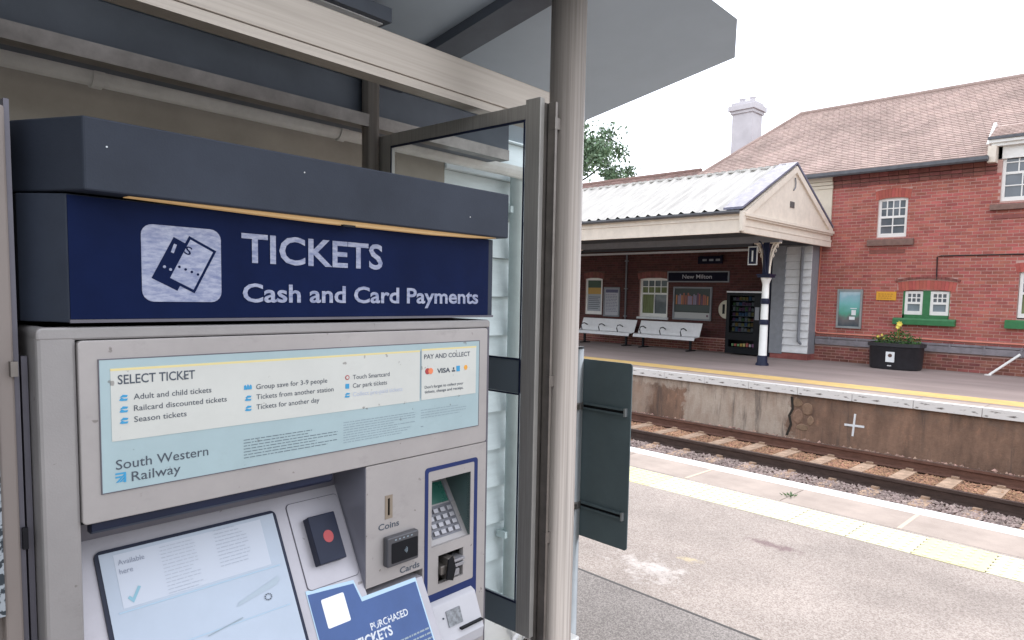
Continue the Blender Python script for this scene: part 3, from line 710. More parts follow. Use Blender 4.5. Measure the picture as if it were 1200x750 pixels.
g = MB(); g.prism([(WY - .16, 5.12), (WY - .05, 5.12), (WY + .55, 5.66), (WY + .42, 5.70)], 'x', -3.72, -3.66); part('dormer_barge', g, M_whitew, dm)
# chimney
g = MB(); g.box(-12.0, -11.25, 21.2, 21.9, 5.6, 7.80); g.box(-12.05, -11.20, 21.15, 21.95, 7.80, 7.90); g.box(-12.11, -11.14, 21.09, 22.01, 7.90, 8.07); g.box(-12.03, -11.22, 21.17, 21.93, 8.07, 8.18)
ch = part('chimney', g, M_chim, rf, bevel=.01)
for k in range(2):
    g = MB(); g.lathe([(.11, 0), (.12, .05), (.10, .07), (.10, .16), (.12, .18), (.12, .2)], -11.83 + .38 * k, 21.55, 12, 8.17); part('chimney_pot', g, M_chim, rf)
# lower range roof to the left
g = MB(); a0 = Vector((-24.4, 17.7, 4.35)); a1 = Vector((-11.6, 17.7, 4.35)); r0 = Vector((-24.4, 21, 6.02)); r1 = Vector((-13.0, 21, 6.02))
g.poly([a0, a1, r1, r0]); g.poly([Vector((-11.6, 24.4, 4.35)), Vector((-24.4, 24.4, 4.35)), r0, r1]); g.poly([a1, Vector((-11.6, 24.4, 4.35)), r1]); g.poly([Vector((-24.4, 24.4, 4.35)), a0, r0])
lr = part('lower_roof', g, M_tileback, house)
up2 = Vector((0, 3.3, 1.67)); tiled(Vector((0, 17.7, 4.35)), (1, 0, 0), up2, 0, lambda h: -22, lambda h: -11.7 - 1.3 * h / up2.length, .12, .2, 8, 'roof_tiles', lr, mat('old_brown_tile', (.23, .14, .125), .85, island=.25, noise=.2))
g = MB(); g.tube([r0, r1], .09, 8); part('ridge_tiles', g, mat('old_brown_tile', (.2, .12, .11), .85), lr)

# ================================================================== CANOPY
can = thing('platform_canopy', (-7.5, 15.1, 0), 'cream timber platform canopy with corrugated roof and gable end', 'canopy')
CX = -7.1; CL = -23.0; FY = 13.15; RYc = 15.57; BY = 17.86
# corrugated sheet (front slope & back slope)
def corr(ya, za, yb, zb, x0, x1, pitch, amp):
    q = MB(); n = int((x1 - x0) / pitch * 6); n0 = 0
    nrm = Vector((0, -(zb - za), yb - ya)).normalized()
    if nrm.z < 0: nrm = -nrm
    for i in range(n + 1):
        x = x0 + (x1 - x0) * i / n; o_ = amp * max(0, math.cos(2 * PI * i / 6)) ** 1
        q.v.append((x, ya + nrm.y * o_, za + nrm.z * o_)); q.v.append((x, yb + nrm.y * o_, zb + nrm.z * o_))
    for i in range(n): q.f.append((2 * i, 2 * i + 2, 2 * i + 3, 2 * i + 1)); q.mi.append(0); q.smooth.append(False)
    return q
part('corrugated_roof', corr(FY - .06, 3.42, RYc, 4.70, CL, CX - .02, .30, .065), M_corr, can)
part('corrugated_roof', corr(BY, 3.45, RYc, 4.70, CL, CX - .02, .30, .065), M_corr, can)
g = MB(); x = CL
while x < CX - .2:
    g.box(x, x + .10, RYc - .10, RYc + .10, 4.70, 4.755); x += .20
g.tube([(CL, RYc, 4.715), (CX, RYc, 4.715)], .045, 8); part('ridge_cap', g, M_corr, can)
# lead verge
nv = Vector((0, -(4.70 - 3.42), RYc - FY + .06)).normalized(); sl = Vector((0, RYc - FY + .06, 4.70 - 3.42)).normalized()
g = MB()
for ya, za, yb, zb in ((FY - .10, 3.44, RYc, 4.74), (BY + .02, 3.46, RYc, 4.74)):
    g.hexa([(CX - .40, ya, za), (CX + .05, ya, za), (CX + .05, ya, za + .05), (CX - .40, ya, za + .05)] + [(CX - .40, yb, zb), (CX + .05, yb, zb), (CX + .05, yb, zb + .05), (CX - .40, yb, zb + .05)])
part('lead_verge', g, M_lead, can)
# gable face: triangle boards
g = MB(); g.prism([(FY, 2.96), (BY, 2.96), (BY, 3.42), (RYc, 4.68), (FY, 3.40)], 'x', CX - .05, CX)
part('gable', g, M_creamw, can)
for ya, za, yb, zb in ((FY + .02, 3.36, RYc, 4.69), (BY, 3.40, RYc, 4.69)):
    g = MB(); g.hexa([(CX, ya, za - .14), (CX + .05, ya, za - .14), (CX + .05, ya, za + .02), (CX, ya, za + .02), (CX, yb, zb - .15), (CX + .05, yb, zb - .15), (CX + .05, yb, zb), (CX, yb, zb)])
    part('bargeboard', g, M_creamw, can)
for z0, z1, pr in ((3.30, 3.37, .09), (3.26, 3.30, .055), (3.10, 3.14, .03), (2.96, 3.10, .018)):
    g = MB(); g.box(CX, CX + pr, FY - .03, BY, z0, z1); part('gable_moulding', g, M_creamw, can, bevel=.004)
g = MB(); g.box(CX, CX + .015, RYc - .20, RYc + .02, 3.72, 3.86)
for k in range(3): g.box(CX + .015, CX + .022, RYc - .19 + k * .07, RYc - .15 + k * .07, 3.735, 3.845)
part('vent', g, mat('dark_grey_vent', (.12, .11, .11), .6), can)
g = MB(); g.tube([(CX + .02, RYc - .02, 4.42), (CX + .03, RYc + .0, 4.3), (CX + .03, RYc - .01, 4.2), (CX + .02, RYc - .08, 4.12)], .016, 8); part('hook', g, M_greyp, can)
# fascia
for z0, z1, pr in ((2.96, 3.24, .0), (3.24, 3.33, .02), (3.33, 3.36, .05)):
    g = MB(); g.box(CL, CX, FY - pr, FY + .05, z0, z1); part('fascia', g, M_creamw, can, bevel=.003)
g = MB(); g.prism([(FY - .15, 3.42), (FY - .15, 3.38), (FY - .12, 3.35), (FY - .06, 3.35), (FY - .035, 3.38), (FY - .035, 3.42)], 'x', CL, CX - .02); part('gutter', g, M_gut2, can)
g = MB(); g.box(CX - .02, CX + .07, FY - .10, FY + .02, 2.98, 3.40); part('corner_bracket', g, M_creamw, can, bevel=.01)
# ceiling and beams
g = MB(); g.box(CL, CX - .06, FY + .06, BY, 3.05, 3.09); part('ceiling', g, M_ceil, can)
for yy in (13.7, 14.4, 15.8, 16.5, 17.2):
    g = MB(); g.box(CL, CX - .06, yy - .03, yy + .03, 2.99, 3.05); part('ceiling_batten', g, M_ceil, can)
g = MB(); g.box(CL, CX - .06, 15.04, 15.20, 2.90, 3.05); part('beam', g, M_greyp, can)
g = MB(); g.box(CL, -8.5, BY - .05, BY + .03, 2.93, 2.99); part('cornice', g, M_greyl, can)
def column(x):
    c = MB(); y = 15.12
    c.lathe([(.155, 0), (.155, .04), (.125, .07), (.115, .21), (.10, .235)], x, y, 18); cl = part('column', c, M_navycol, can)
    c = MB(); c.lathe([(.098, .235), (.092, .98)], x, y, 18); c.lathe([(.09, 1.08), (.086, 1.47)], x, y, 18); c.lathe([(.084, 1.58), (.08, 1.92), (.085, 1.95), (.10, 2.0), (.125, 2.06), (.125, 2.08)], x, y, 18); part('column_shaft', c, M_whitew, cl)
    part('column_band', MB().lathe([(.105, .97), (.112, 1.0), (.112, 1.06), (.10, 1.09)], x, y, 18), M_navycol, cl); part('column_band', MB().lathe([(.10, 1.46), (.108, 1.49), (.108, 1.56), (.095, 1.59)], x, y, 18), M_navycol, cl)
    c = MB(); c.box(x - .15, x + .15, y - .15, y + .15, 2.08, 2.13); c.box(x - .17, x + .17, y - .17, y + .17, 2.13, 2.16); c.box(x - .07, x + .07, y - .07, y + .07, 2.16, 2.92)
    part('column_head', c, M_navycol, cl, bevel=.004)
    for sg in (-1, 1):
        b = MB(); P0 = Vector((x + sg * .07, y, 2.18)); pts = []
        for k in range(9):
            t = k / 8 * PI / 2; pts.append(Vector((x + sg * (.07 + .25 * (1 - math.cos(t))), y, 2.18 + .72 * math.sin(t))))
        b.tube(pts, .028, 6)
        pts2 = [Vector((x + sg * (.07 + .13 * (1 - math.cos(k / 8 * PI / 2))), y, 2.45 + .45 * math.sin(k / 8 * PI / 2))) for k in range(9)]
        b.tube(pts2, .018, 6)
        for k in range(3):
            cc = Vector((x + sg * (.12 + .05 * k), y, 2.60 + .11 * k)); b.tube([cc + Vector((.05 * math.cos(a * PI / 4), 0, .05 * math.sin(a * PI / 4))) for a in range(9)], .013, 5)
        b.box(x + sg * .07, x + sg * .34, y - .02, y + .02, 2.875, 2.90)
        part('bracket', b, M_creamw, cl)
        # transverse bracket
    for sg in (-1, 1):
        b = MB(); b.tube([Vector((x, y + sg * (.07 + .36 * (1 - math.cos(k / 8 * PI / 2))), 2.18 + .72 * math.sin(k / 8 * PI / 2))) for k in range(9)], .018, 6); part('bracket', b, M_navycol, cl)
column(-7.48); column(-13.6); column(-19.2)
# ---- porch with boards
porch = thing('clad_porch', (-7.9, 17.5, 0), 'pale weatherboarded projection between the canopy and brick house', 'porch')
g = MB(); g.box(-8.12, -7.37, 17.42, 17.86, .16, 3.0); part('core', g, M_greyp, porch)
z = .18; k = 0
while z < 2.92:
    g = MB(); g.prism([(17.372, z), (17.42, z), (17.42, z + .193), (17.412, z + .193)], 'x', -8.06, -7.37); part('board', g, M_greyl, porch); z += .2
g = MB(); g.box(-8.42, -8.06, 17.36, 17.86, .13, 3.0); part('corner_board', g, M_greyp, porch, bevel=.004)
g = MB(); g.box(-8.40, -7.37, 17.40, 17.86, 0, .16); part('plinth', g, M_brickb, porch)
g = MB(); g.tube([(-7.60, 17.33, 2.95), (-7.60, 17.33, .62), (-7.60, 17.34, .50), (-7.55, 17.40, .42), (-7.45, 17.6, .40), (-7.4, 17.75, .40)], .04, 10); part('downpipe', g, M_greyp, porch)
g = MB(); g.box(-8.62, -8.44, 17.6, 17.88, 0, 2.9); part('navy_shade_panel', g, M_navycol, porch)  # dark panel painted in for the unlit inside beside the porch

# ---- pipes and trunking on the house wall
g = MB(); g.prism([(WY - .10, .43), (WY - .034, .43), (WY - .034, .57), (WY - .10, .57)], 'x', -7.35, 1.4); g.prism([(WY - .07, .585), (WY - .006, .585), (WY - .006, .635), (WY - .07, .635)], 'x', -7.35, 1.4)
for k in range(12): g.box(-7.0 + k * .7, -6.96 + k * .7, WY - .106, WY - .008, .42, .64)
solo('cable_trunking', g, M_grout, 'grey double cable trunking along the foot of the brick wall', 'trunking', base=(-3, WY - .07, .5))
g = MB(); g.tube([(-7.34, WY - .04, 3.0), (-7.38, WY - .04, .80), (-7.36, WY - .04, .74), (-7.30, WY - .04, .72), (1.4, WY - .04, .70)], .022, 8)
solo('salmon_pipe', g, M_pinkp, 'thin salmon pipe running down the brick corner and along the wall', 'pipe', base=(-3, WY, .7))
g = MB(); g.tube([(-4.56, WY - .03, 2.13), (-4.58, WY - .03, 2.66), (-4.5, WY - .03, 2.68), (1.4, WY - .03, 2.69)], .014, 6)
solo('dark_cable', g, M_blackm, 'thin dark cable across the brick wall dropping to the small green window', 'cable', base=(-4, WY, 2.6))
g = MB(); g.tube([(-3.32, 17.55, .0), (-2.78, 17.70, .50)], .026, 8); g.obox((-3.32, 17.55, .012), (1, 0, 0), (0, 1, 0), (0, 0, 1), .06, .06, .012)
solo('white_stay', g, M_whitew, 'slanting white stay bar against the foot of the brick wall', 'bar', base=(-3.3, 17.55, 0))
g = MB(); g.tube([(-13.72, WY - .05, 2.95), (-13.72, WY - .05, .5)], .03, 8)
for zz in (.9, 1.8, 2.7): g.box(-13.77, -13.67, WY - .09, WY - .008, zz, zz + .04)
solo('rain_pipe', g, M_greyp, 'grey pipe down the wall under the canopy beside the sash window', 'pipe', base=(-13.72, WY, .5))

# ---- benches
def bench(x0, x1, label):
    t = thing('bench', ((x0 + x1) / 2, 17.2, 0), label, 'bench', group='perforated benches under the canopy')
    n = 3; wdt = (x1 - x0) / n
    def slab(pa, pb, th, nm):
        q = MB(); d = Vector((0, pb[0] - pa[0], pb[1] - pa[1])); nn = Vector((0, -d.z, d.y)).normalized() * th
        q.hexa([(x0, pa[0], pa[1]), (x1, pa[0], pa[1]), (x1, pa[0] + nn.y, pa[1] + nn.z), (x0, pa[0] + nn.y, pa[1] + nn.z), (x0, pb[0], pb[1]), (x1, pb[0], pb[1]), (x1, pb[0] + nn.y, pb[1] + nn.z), (x0, pb[0] + nn.y, pb[1] + nn.z)])
        part(nm, q, M_perf, t, bevel=.008)
    slab((17.22, .42), (17.38, .82), .02, 'backrest'); slab((16.98, .40), (17.24, .42), .02, 'seat'); slab((16.94, .32), (16.98, .41), .02, 'seat_edge')
    for i in range(3):
        q = MB(); xx = x0 + wdt * (i + .5) - .1
        q.tube([(xx, 17.25, .60), (xx, 17.1, .66), (xx, 16.97, .64), (xx, 16.93, .56), (xx, 16.98, .44)], .017, 6); part('armrest', q, M_blackm, t)
    for xx in (x0 + .25, x1 - .25):
        q = MB(); q.box(xx - .03, xx + .03, 17.12, 17.18, .02, .40); q.box(xx - .035, xx + .035, 16.95, 17.40, 0, .03); q.box(xx - .03, xx + .03, 16.98, 17.35, .34, .39); part('leg', q, M_blackm, t)
    q = MB(); q.box(x0 + .1, x1 - .1, 17.12, 17.18, .33, .385); part('beam', q, M_blackm, t)
bench(-15.1, -12.86, 'left perforated white bench below the framed notices')
bench(-12.70, -10.50, 'right perforated white bench below the sash window and framed picture')

# ---- vending machine
vm = thing('vending_machine', (-9.18, 17.5, 0), 'black glass fronted vending machine behind the striped column', 'vending machine')
g = MB(); g.holed(-9.70, -8.66, .04, 1.74, [(-9.60, -8.86, .62, 1.66), (-9.60, -8.82, .22, .42)], 17.28, 17.34); g.box(-9.70, -8.66, 17.60, 17.88, .04, 1.74); g.box(-9.70, -9.66, 17.34, 17.6, .04, 1.74); g.box(-8.70, -8.66, 17.34, 17.6, .04, 1.74); g.box(-9.66, -8.70, 17.34, 17.6, 1.70, 1.74); g.box(-9.66, -8.70, 17.34, 17.6, .04, .10)
part('body', g, M_black, vm)
g = MB(); g.box(-9.70, -8.66, 17.26, 17.88, 1.74, 1.78); part('top', g, M_greyl, vm)
colsP = [(.5, .08, .06), (.6, .35, .05), (.1, .25, .5), (.5, .5, .52), (.15, .35, .12), (.35, .12, .3), (.55, .5, .15)]
PM = [mat('snack_pack_%s' % n, tuple(v * .55 + .02 for v in c), .5) for n, c in zip(('red', 'orange', 'blue', 'silver', 'green', 'plum', 'yellow'), colsP)]
for k in range(7):
    zz = .66 + k * .145
    g = MB(); g.box(-9.60, -8.86, 17.38, 17.58, zz - .012, zz); part('shelf', g, M_greyp, vm)
    g = MB(); x = -9.57
    while x < -8.92:
        g.cur = rnd.randrange(7); g.box(x, x + .075, 17.41, 17.50, zz, zz + rnd.uniform(.07, .11)); x += .095
    part('snack_row', g, PM, vm, kind='stuff')
g = MB(); x = -9.55
while x < -8.9: g.cur = rnd.randrange(7); g.box(x, x + .06, 17.37, 17.45, .24, .30 + rnd.random() * .05); x += .09
part('snack_row', g, PM, vm, kind='stuff')
g = MB(); g.box(-8.82, -8.70, 17.265, 17.28, 1.0, 1.35); part('keypad', g, M_greyp, vm)
g = MB(); g.poly([(-9.60, 17.30, .62), (-8.86, 17.30, .62), (-8.86, 17.30, 1.66), (-9.60, 17.30, 1.66)]); part('glass', g, M_cglass, vm)

# ---- signs and posters under the canopy
def fny(y): return lambda x, z: (x, y, z)
s = thing('station_name_sign', (-11.04, WY, 2.2), 'long dark station name sign reading New Milton under the canopy', 'sign')
g = MB(); g.box(-12.09, -10.0, WY - .05, WY - .01, 2.06, 2.35); part('board', g, mat('black_blue_enamel', (.008, .008, .02), .5, spec=.08), s)
g = MB(); g.holed(-12.11, -9.98, 2.04, 2.37, [(-12.075, -10.015, 2.075, 2.335)], WY - .055, WY - .01); part('frame', g, M_greyp, s)
g = MB(); put_text(g, 'New Milton', -11.56, -10.54, 2.15, 2.275, fny(WY - .053), .01); part('lettering', g, mat('grey_white_letters', (.45, .44, .48), .5), s)
s = thing('hanging_sign', (-10.55, WY, 2.7), 'small dark sign high on the wall above the station name', 'sign')
g = MB(); g.box(-10.96, -10.15, WY - .18, WY - .14, 2.58, 2.80); part('board', g, mat('black_blue_enamel', (.01, .01, .02), .4), s)
g = MB(); g.box(-10.9, -10.88, WY - .18, WY, 2.80, 2.83); g.box(-10.22, -10.20, WY - .18, WY, 2.80, 2.83); part('bracket', g, M_blackm, s)
g = MB()
for k in range(3): part('marking', MB().box(-10.80 + k * .22, -10.66 + k * .22, WY - .183, WY - .18, 2.66, 2.72), M_greyp, s)
s = thing('platform_number_sign', (-7.83, 15.1, 2.4), 'navy platform sign with a white 1 hanging beside the column', 'sign')
g = MB(); g.box(-7.95, -7.71, 15.08, 15.11, 2.38, 2.82); part('board', g, M_whitep, s)
g = MB(); g.box(-7.925, -7.735, 15.074, 15.08, 2.405, 2.795); part('panel', g, M_navycol, s)
g = MB(); put_text(g, '1', -7.85, -7.81, 2.47, 2.73, fny(15.07), .02); part('lettering', g, M_whitep, s)
g = MB(); g.box(-7.84, -7.82, 15.085, 15.105, 2.82, 2.93); part('hanger', g, M_blackm, s)
s = thing('round_wall_sign', (-10.03, WY, 1.25), 'round cream sign on the brick wall half behind the vending machine', 'sign')
g = MB(); g.prism([(-10.03 + .26 * math.cos(2 * PI * k / 28), 1.25 + .27 * math.sin(2 * PI * k / 28)) for k in range(28)], 'y', WY - .03, WY - .005); part('disc', g, mat('cream_enamel', (.60, .55, .44), .5), s)
g = MB(); g.box(-10.16, -10.08, WY - .034, WY - .03, 1.12, 1.40); part('marking', g, M_blackm, s)
s = thing('white_notice_frame', (-14.3, WY, 1.4), 'white framed notice beside the grey pipe under the canopy', 'notice')
g = MB(); g.holed(-14.66, -13.98, .88, 1.86, [(-14.61, -14.03, .93, 1.81)], WY - .05, WY - .005); part('frame', g, M_greyp, s)
g = MB(); g.box(-14.61, -14.03, WY - .03, WY - .01, .93, 1.81); part('sheet', g, mat('notice_paper', (.42, .42, .46), .5), s)
g = MB(); g.box(-14.58, -14.06, WY - .034, WY - .03, 1.68, 1.79)
for k in range(12):
    x = -14.57
    while x < -14.12: l_ = rnd.uniform(.03, .1); g.box(x, min(x + l_, -14.07), WY - .033, WY - .03, 1.60 - k * .05, 1.615 - k * .05); x += l_ + .02
part('print', g, mat('navy_ink', (.08, .08, .16), .5), s)
s = thing('framed_picture', (-11.2, WY, 1.4), 'large framed dark picture with orange bottles above a white strip', 'poster')
g = MB(); g.holed(-11.87, -10.52, .89, 1.90, [(-11.82, -10.57, .94, 1.85)], WY - .06, WY - .005); part('frame', g, M_greyp, s)
g = MB(); g.cur = 0; g.box(-11.82, -10.57, WY - .03, WY - .01, 1.12, 1.85); g.cur = 1; g.box(-11.82, -10.57, WY - .03, WY - .01, .94, 1.12)
R5 = random.Random(4); x = -11.78
while x < -10.65:
    g.cur = R5.choice((2, 2, 3, 4, 5)); hh = R5.uniform(.25, .38); g.box(x, x + .05, WY - .033, WY - .03, 1.36, 1.36 + hh); x += R5.uniform(.055, .08)
g.cur = 6; g.box(-11.80, -10.6, WY - .034, WY - .03, 1.16, 1.34); g.cur = 4; g.box(-11.35, -11.2, WY - .036, WY - .033, 1.36, 1.62); g.cur = 5; g.box(-10.69, -10.63, WY - .034, WY - .03, 1.0, 1.06)
part('print', g, [mat('dark_print', (.02, .03, .03), .3), mat('white_strip', (.42, .42, .42), .4), mat('amber_print', (.42, .16, .05), .4), mat('rust_print', (.30, .08, .05), .4), mat('mauve_print', (.22, .17, .25), .4), mat('plum_print', (.12, .03, .08), .4), mat('green_black_print', (.04, .055, .055), .4)], s)
# teal poster on the house wall
def sea_mat():
    M, t, p = nodemat('seaside_poster_print'); tc = t.nodes.new('ShaderNodeTexCoord'); sx = t.nodes.new('ShaderNodeSeparateXYZ'); t.links.new(tc.outputs['Object'], sx.inputs[0])
    n = t.nodes.new('ShaderNodeTexNoise'); n.inputs['Scale'].default_value = 5; n.inputs['Detail'].default_value = 4; t.links.new(tc.outputs['Object'], n.inputs['Vector'])
    a = t.nodes.new('ShaderNodeMath'); a.operation = 'MULTIPLY_ADD'; a.inputs[1].default_value = .35; t.links.new(n.outputs['Fac'], a.inputs[0]); t.links.new(sx.outputs['Z'], a.inputs[2])
    r = t.nodes.new('ShaderNodeMapRange'); r.inputs['From Min'].default_value = -.30; r.inputs['From Max'].default_value = .68; t.links.new(a.outputs[0], r.inputs['Value'])
    rp = t.nodes.new('ShaderNodeValToRGB'); el_ = rp.color_ramp.elements; el_[0].color = (.06, .08, .10, 1); el_[1].color = (.62, .72, .78, 1)
    for pos, c in ((.22, (.16, .15, .15)), (.38, (.10, .36, .26)), (.6, (.20, .50, .50)), (.8, (.30, .50, .58))):
        e = el_.new(pos); e.color = (*c, 1)
    t.links.new(r.outputs[0], rp.inputs[0]); t.links.new(rp.outputs[0], p.inputs['Base Color']); p.inputs['Roughness'].default_value = .25; return M
s = thing('seaside_poster', (-6.53, WY, 1.38), 'teal framed poster on the red brick wall left of the orange plate', 'poster')
g = MB(); g.holed(-6.84, -6.21, .88, 1.88, [(-6.79, -6.26, .93, 1.83)], WY - .06, WY - .005); part('frame', g, M_alu, s)
g = MB(); g.box(-6.79, -6.26, WY - .03, WY - .01, .93, 1.83); part('print', g, sea_mat(), s)
g = MB(); g.box(-6.47, -6.36, WY - .033, WY - .03, 1.22, 1.35); g.box(-6.52, -6.38, WY - .033, WY - .03, 1.10, 1.18); g.box(-6.5, -6.34, WY - .033, WY - .03, 1.38, 1.40); part('print_blocks', g, M_whitep, s)
s = thing('orange_plate', (-5.66, WY, 1.7), 'small orange yellow rectangular plate on the brick wall', 'sign')
g = MB(); g.box(-5.89, -5.43, WY - .03, WY - .006, 1.62, 1.83); part('plate', g, M_orsign, s)
g = MB()
for k in range(3):
    x = -5.84
    while x < -5.52: l_ = rnd.uniform(.03, .07); g.box(x, x + l_, WY - .033, WY - .03, 1.66 + k * .05, 1.68 + k * .05); x += l_ + .02
part('print', g, mat('ochre_ink', (.45, .20, .02), .5), s)

# ---- planter
pl = thing('planter', (-5.15, 17.2, 0), 'black tub planter with white label and leafy yellow flowers', 'planter')
def oval(k, n, rx, ry, cx=-5.15, cy=17.22): return (cx + rx * math.copysign(abs(math.cos(2 * PI * k / n)) ** .75, math.cos(2 * PI * k / n)), cy + ry * math.copysign(abs(math.sin(2 * PI * k / n)) ** .75, math.sin(2 * PI * k / n)))
g = MB(); n = 28
levels = [(.53, .36, 0), (.56, .38, .04), (.58, .40, .52), (.62, .43, .54), (.62, .43, .61), (.585, .40, .62), (.57, .385, .55)]
for rx, ry, z in levels: g.v += [(*oval(k, n, rx, ry), z) for k in range(n)]
for i in range(len(levels) - 1):
    for k in range(n): g.f.append((i * n + k, i * n + (k + 1) % n, (i + 1) * n + (k + 1) % n, (i + 1) * n + k)); g.mi.append(0); g.smooth.append(i in (1,))
part('tub', g, mat('black_grey_plastic', (.022, .022, .028), .5, noise=.2), pl)
g = MB(); g.poly([(*oval(k, n, .57, .385), .56) for k in range(n)]); part('soil', g, M_soil, pl)
g = MB(); g.box(-5.25, -5.06, 16.80, 16.815, .18, .42); part('label_plate', g, M_whitep, pl)
g = MB(); g.prism([(-5.155 + .045 * math.cos(2 * PI * k / 12), .335 + .042 * math.sin(2 * PI * k / 12)) for k in range(12)], 'y', 16.796, 16.80); part('emblem', g, mat('brown_ink', (.10, .05, .04), .5), pl)
g = MB(); g.box(-5.21, -5.12, 16.81, 16.825, .085, .105); part('maker_mark', g, M_greyl, pl)
g = MB(); R6 = random.Random(9)
for _ in range(900):
    a = R6.uniform(0, 2 * PI); rr = math.sqrt(R6.random()); cx, cy = -5.15 + .53 * rr * math.cos(a), 17.22 + .36 * rr * math.sin(a)
    hmax = .14 + .20 * math.exp(-((cx + 5.1) / .16) ** 2) + .07 * R6.random()
    cz = .58 + R6.random() * hmax; d = Vector((R6.uniform(-1, 1), R6.uniform(-1, 1), R6.uniform(-.2, 1))).normalized(); e = d.cross(Vector((R6.uniform(-1, 1), R6.uniform(-1, 1), R6.uniform(-1, 1)))).normalized(); L_ = R6.uniform(.03, .065)
    c = Vector((cx, cy, cz)); g.poly([c, c + d * L_ * .5 + e * L_ * .3, c + d * L_, c + d * L_ * .5 - e * L_ * .3])
part('foliage', g, M_leaf2, pl, kind='stuff')
for (fx, fy, fz, r_) in ((-5.06, 17.05, 1.07, .075), (-5.09, 17.02, 1.0, .05), (-5.5, 16.98, .76, .035), (-5.42, 17.0, .80, .03), (-5.35, 16.95, .72, .025)):
    g = MB()
    for k in range(7):
        a = 2 * PI * k / 7; c = Vector((fx, fy, fz)); d = Vector((math.cos(a), -.3, math.sin(a))); e = Vector((-math.sin(a), 0, math.cos(a)))
        g.poly([c, c + d * r_ * .6 + e * r_ * .3, c + d * r_, c + d * r_ * .6 - e * r_ * .3])
    g.tube([(fx, fy + .01, fz), (fx - .02, fy + .08, .65)], .006, 5)
    part('flower', g, M_flower, pl)

# ---- tree behind the station
def tree(x, y, h, r, seed, label):
    t = thing('tree', (x, y, 0), label, 'tree'); R = random.Random(seed)
    g = MB(); g.tube([(x, y, 0), (x + .1, y, h * .25), (x - .1, y + .1, h * .5), (x, y, h * .85)], .32, 10, .06)
    for k in range(9):
        a = R.uniform(0, 2 * PI); z0 = h * R.uniform(.35, .7); L_ = r * R.uniform(.6, .9)
        g.tube([(x, y, z0), (x + L_ * .5 * math.cos(a), y + L_ * .5 * math.sin(a), z0 + h * .08), (x + L_ * math.cos(a), y + L_ * math.sin(a), z0 + h * .18)], .09, 6, .02)
    part('trunk', g, M_bark, t)
    g = MB(); cl = []
    for _ in range(105):
        while True:
            p = Vector((R.uniform(-1, 1), R.uniform(-1, 1), R.uniform(-1, 1)))
            if .35 < p.length < 1: break
        cl.append((Vector((x + p.x * r, y + p.y * r, h * .62 + p.z * h * .36)), R.uniform(.5, 1.0)))
    for c, cr in cl:
        for _ in range(170):
            d = Vector((R.gauss(0, .45), R.gauss(0, .45), R.gauss(0, .38))) * cr; p = c + d
            u = Vector((R.uniform(-1, 1), R.uniform(-1, 1), R.uniform(-1, 1))).normalized(); v = u.cross(Vector((R.uniform(-1, 1), R.uniform(-1, 1), R.uniform(-1, 1)))).normalized(); s_ = R.uniform(.08, .17)
            g.poly([p - u * s_, p + v * s_ * .5, p + u * s_, p - v * s_ * .5])
    part('crown', g, M_leaf, t, kind='stuff')
tree(-29.6, 32, 13.8, 4.1, 21, 'leafy green tree rising behind the corrugated canopy roof')

g = MB(); R = random.Random(77)
for _ in range(16000):
    x = R.uniform(-70, 45); zt = 8.5 + 1.8 * math.sin(x * .35) + 1.2 * math.sin(x * .9 + 1)
    p = Vector((x, R.uniform(-17, -13.5), R.random() * zt)); u = Vector((R.uniform(-1, 1), R.uniform(-1, 1), R.uniform(-1, 1))).normalized(); v = u.cross(Vector((R.uniform(-1, 1), R.uniform(-1, 1), R.uniform(-1, 1)))).normalized(); s_ = R.uniform(.25, .5)
    g.poly([p - u * s_, p + v * s_ * .6, p + u * s_, p - v * s_ * .6])
solo('sky_blocker_tree_belt', g, M_leaf, None, None, kind='stuff')  # leaf mass added out of view to block low sky under the canopy
# ================================================================== NEAR STRUCTURES (machine frame: x along the face, y away from the viewer)
F = MF
# ---- weatherboarded building behind the shelter
wb = thing('weatherboard_building', (1.0, 2.2, 0), 'pale mint weatherboarded building behind the ticket machine shelter', 'building', F)
g = MB(); g.box(-4.0, 2.56, 2.24, 6.0, 0, 2.5); part('core', g, M_board, wb)
bz = [.113 + (.178 * i) for i in range(-1, 14)]
for z in bz:
    g = MB(); g.prism([(2.190, max(z, .002)), (2.24, max(z, .002)), (2.24, z + .176), (2.222, z + .176)], 'x', 1.93, 2.52); part('board', g, M_board, wb)
for x0_, x1_ in ((-4.0, -1.6), (-1.59, .16), (.17, 1.925)):
    part('shade_wall_panel', MB().box(x0_, x1_, 2.20, 2.24, .002, 2.5), mat('olive_taupe_shade_tone', (.31, .28, .235), .6, noise=.2, nscale=2.5), wb)  # plain dark panels paint in the roof shade on the boarded wall
g = MB(); g.box(2.50, 2.60, 2.17, 2.26, 0, 2.5); part('corner_board', g, M_board, wb)
g = MB(); g.tube([(2.315, 2.15, 2.10), (2.315, 2.15, 0)], .030, 12)
for zz in (1.92, 1.17, .4): g.box(2.27, 2.36, 2.14, 2.195, zz, zz + .03)
part('downpipe', g, M_boardpipe, wb)
g = MB(); g.prism([(2.10 + .032 * math.cos(PI + PI * k / 8) , 2.112 + .045 * math.sin(PI + PI * k / 8)) for k in range(9)], 'x', -4.0, 2.52); part('gutter', g, M_gutter, wb)
for xx in (.62, 1.35, -.1):
    g = MB(); g.prism([(2.10 + .036 * math.cos(PI + PI * k / 8), 2.112 + .05 * math.sin(PI + PI * k / 8)) for k in range(9)], 'x', xx, xx + .025); part('gutter_joint', g, M_gutter, wb)

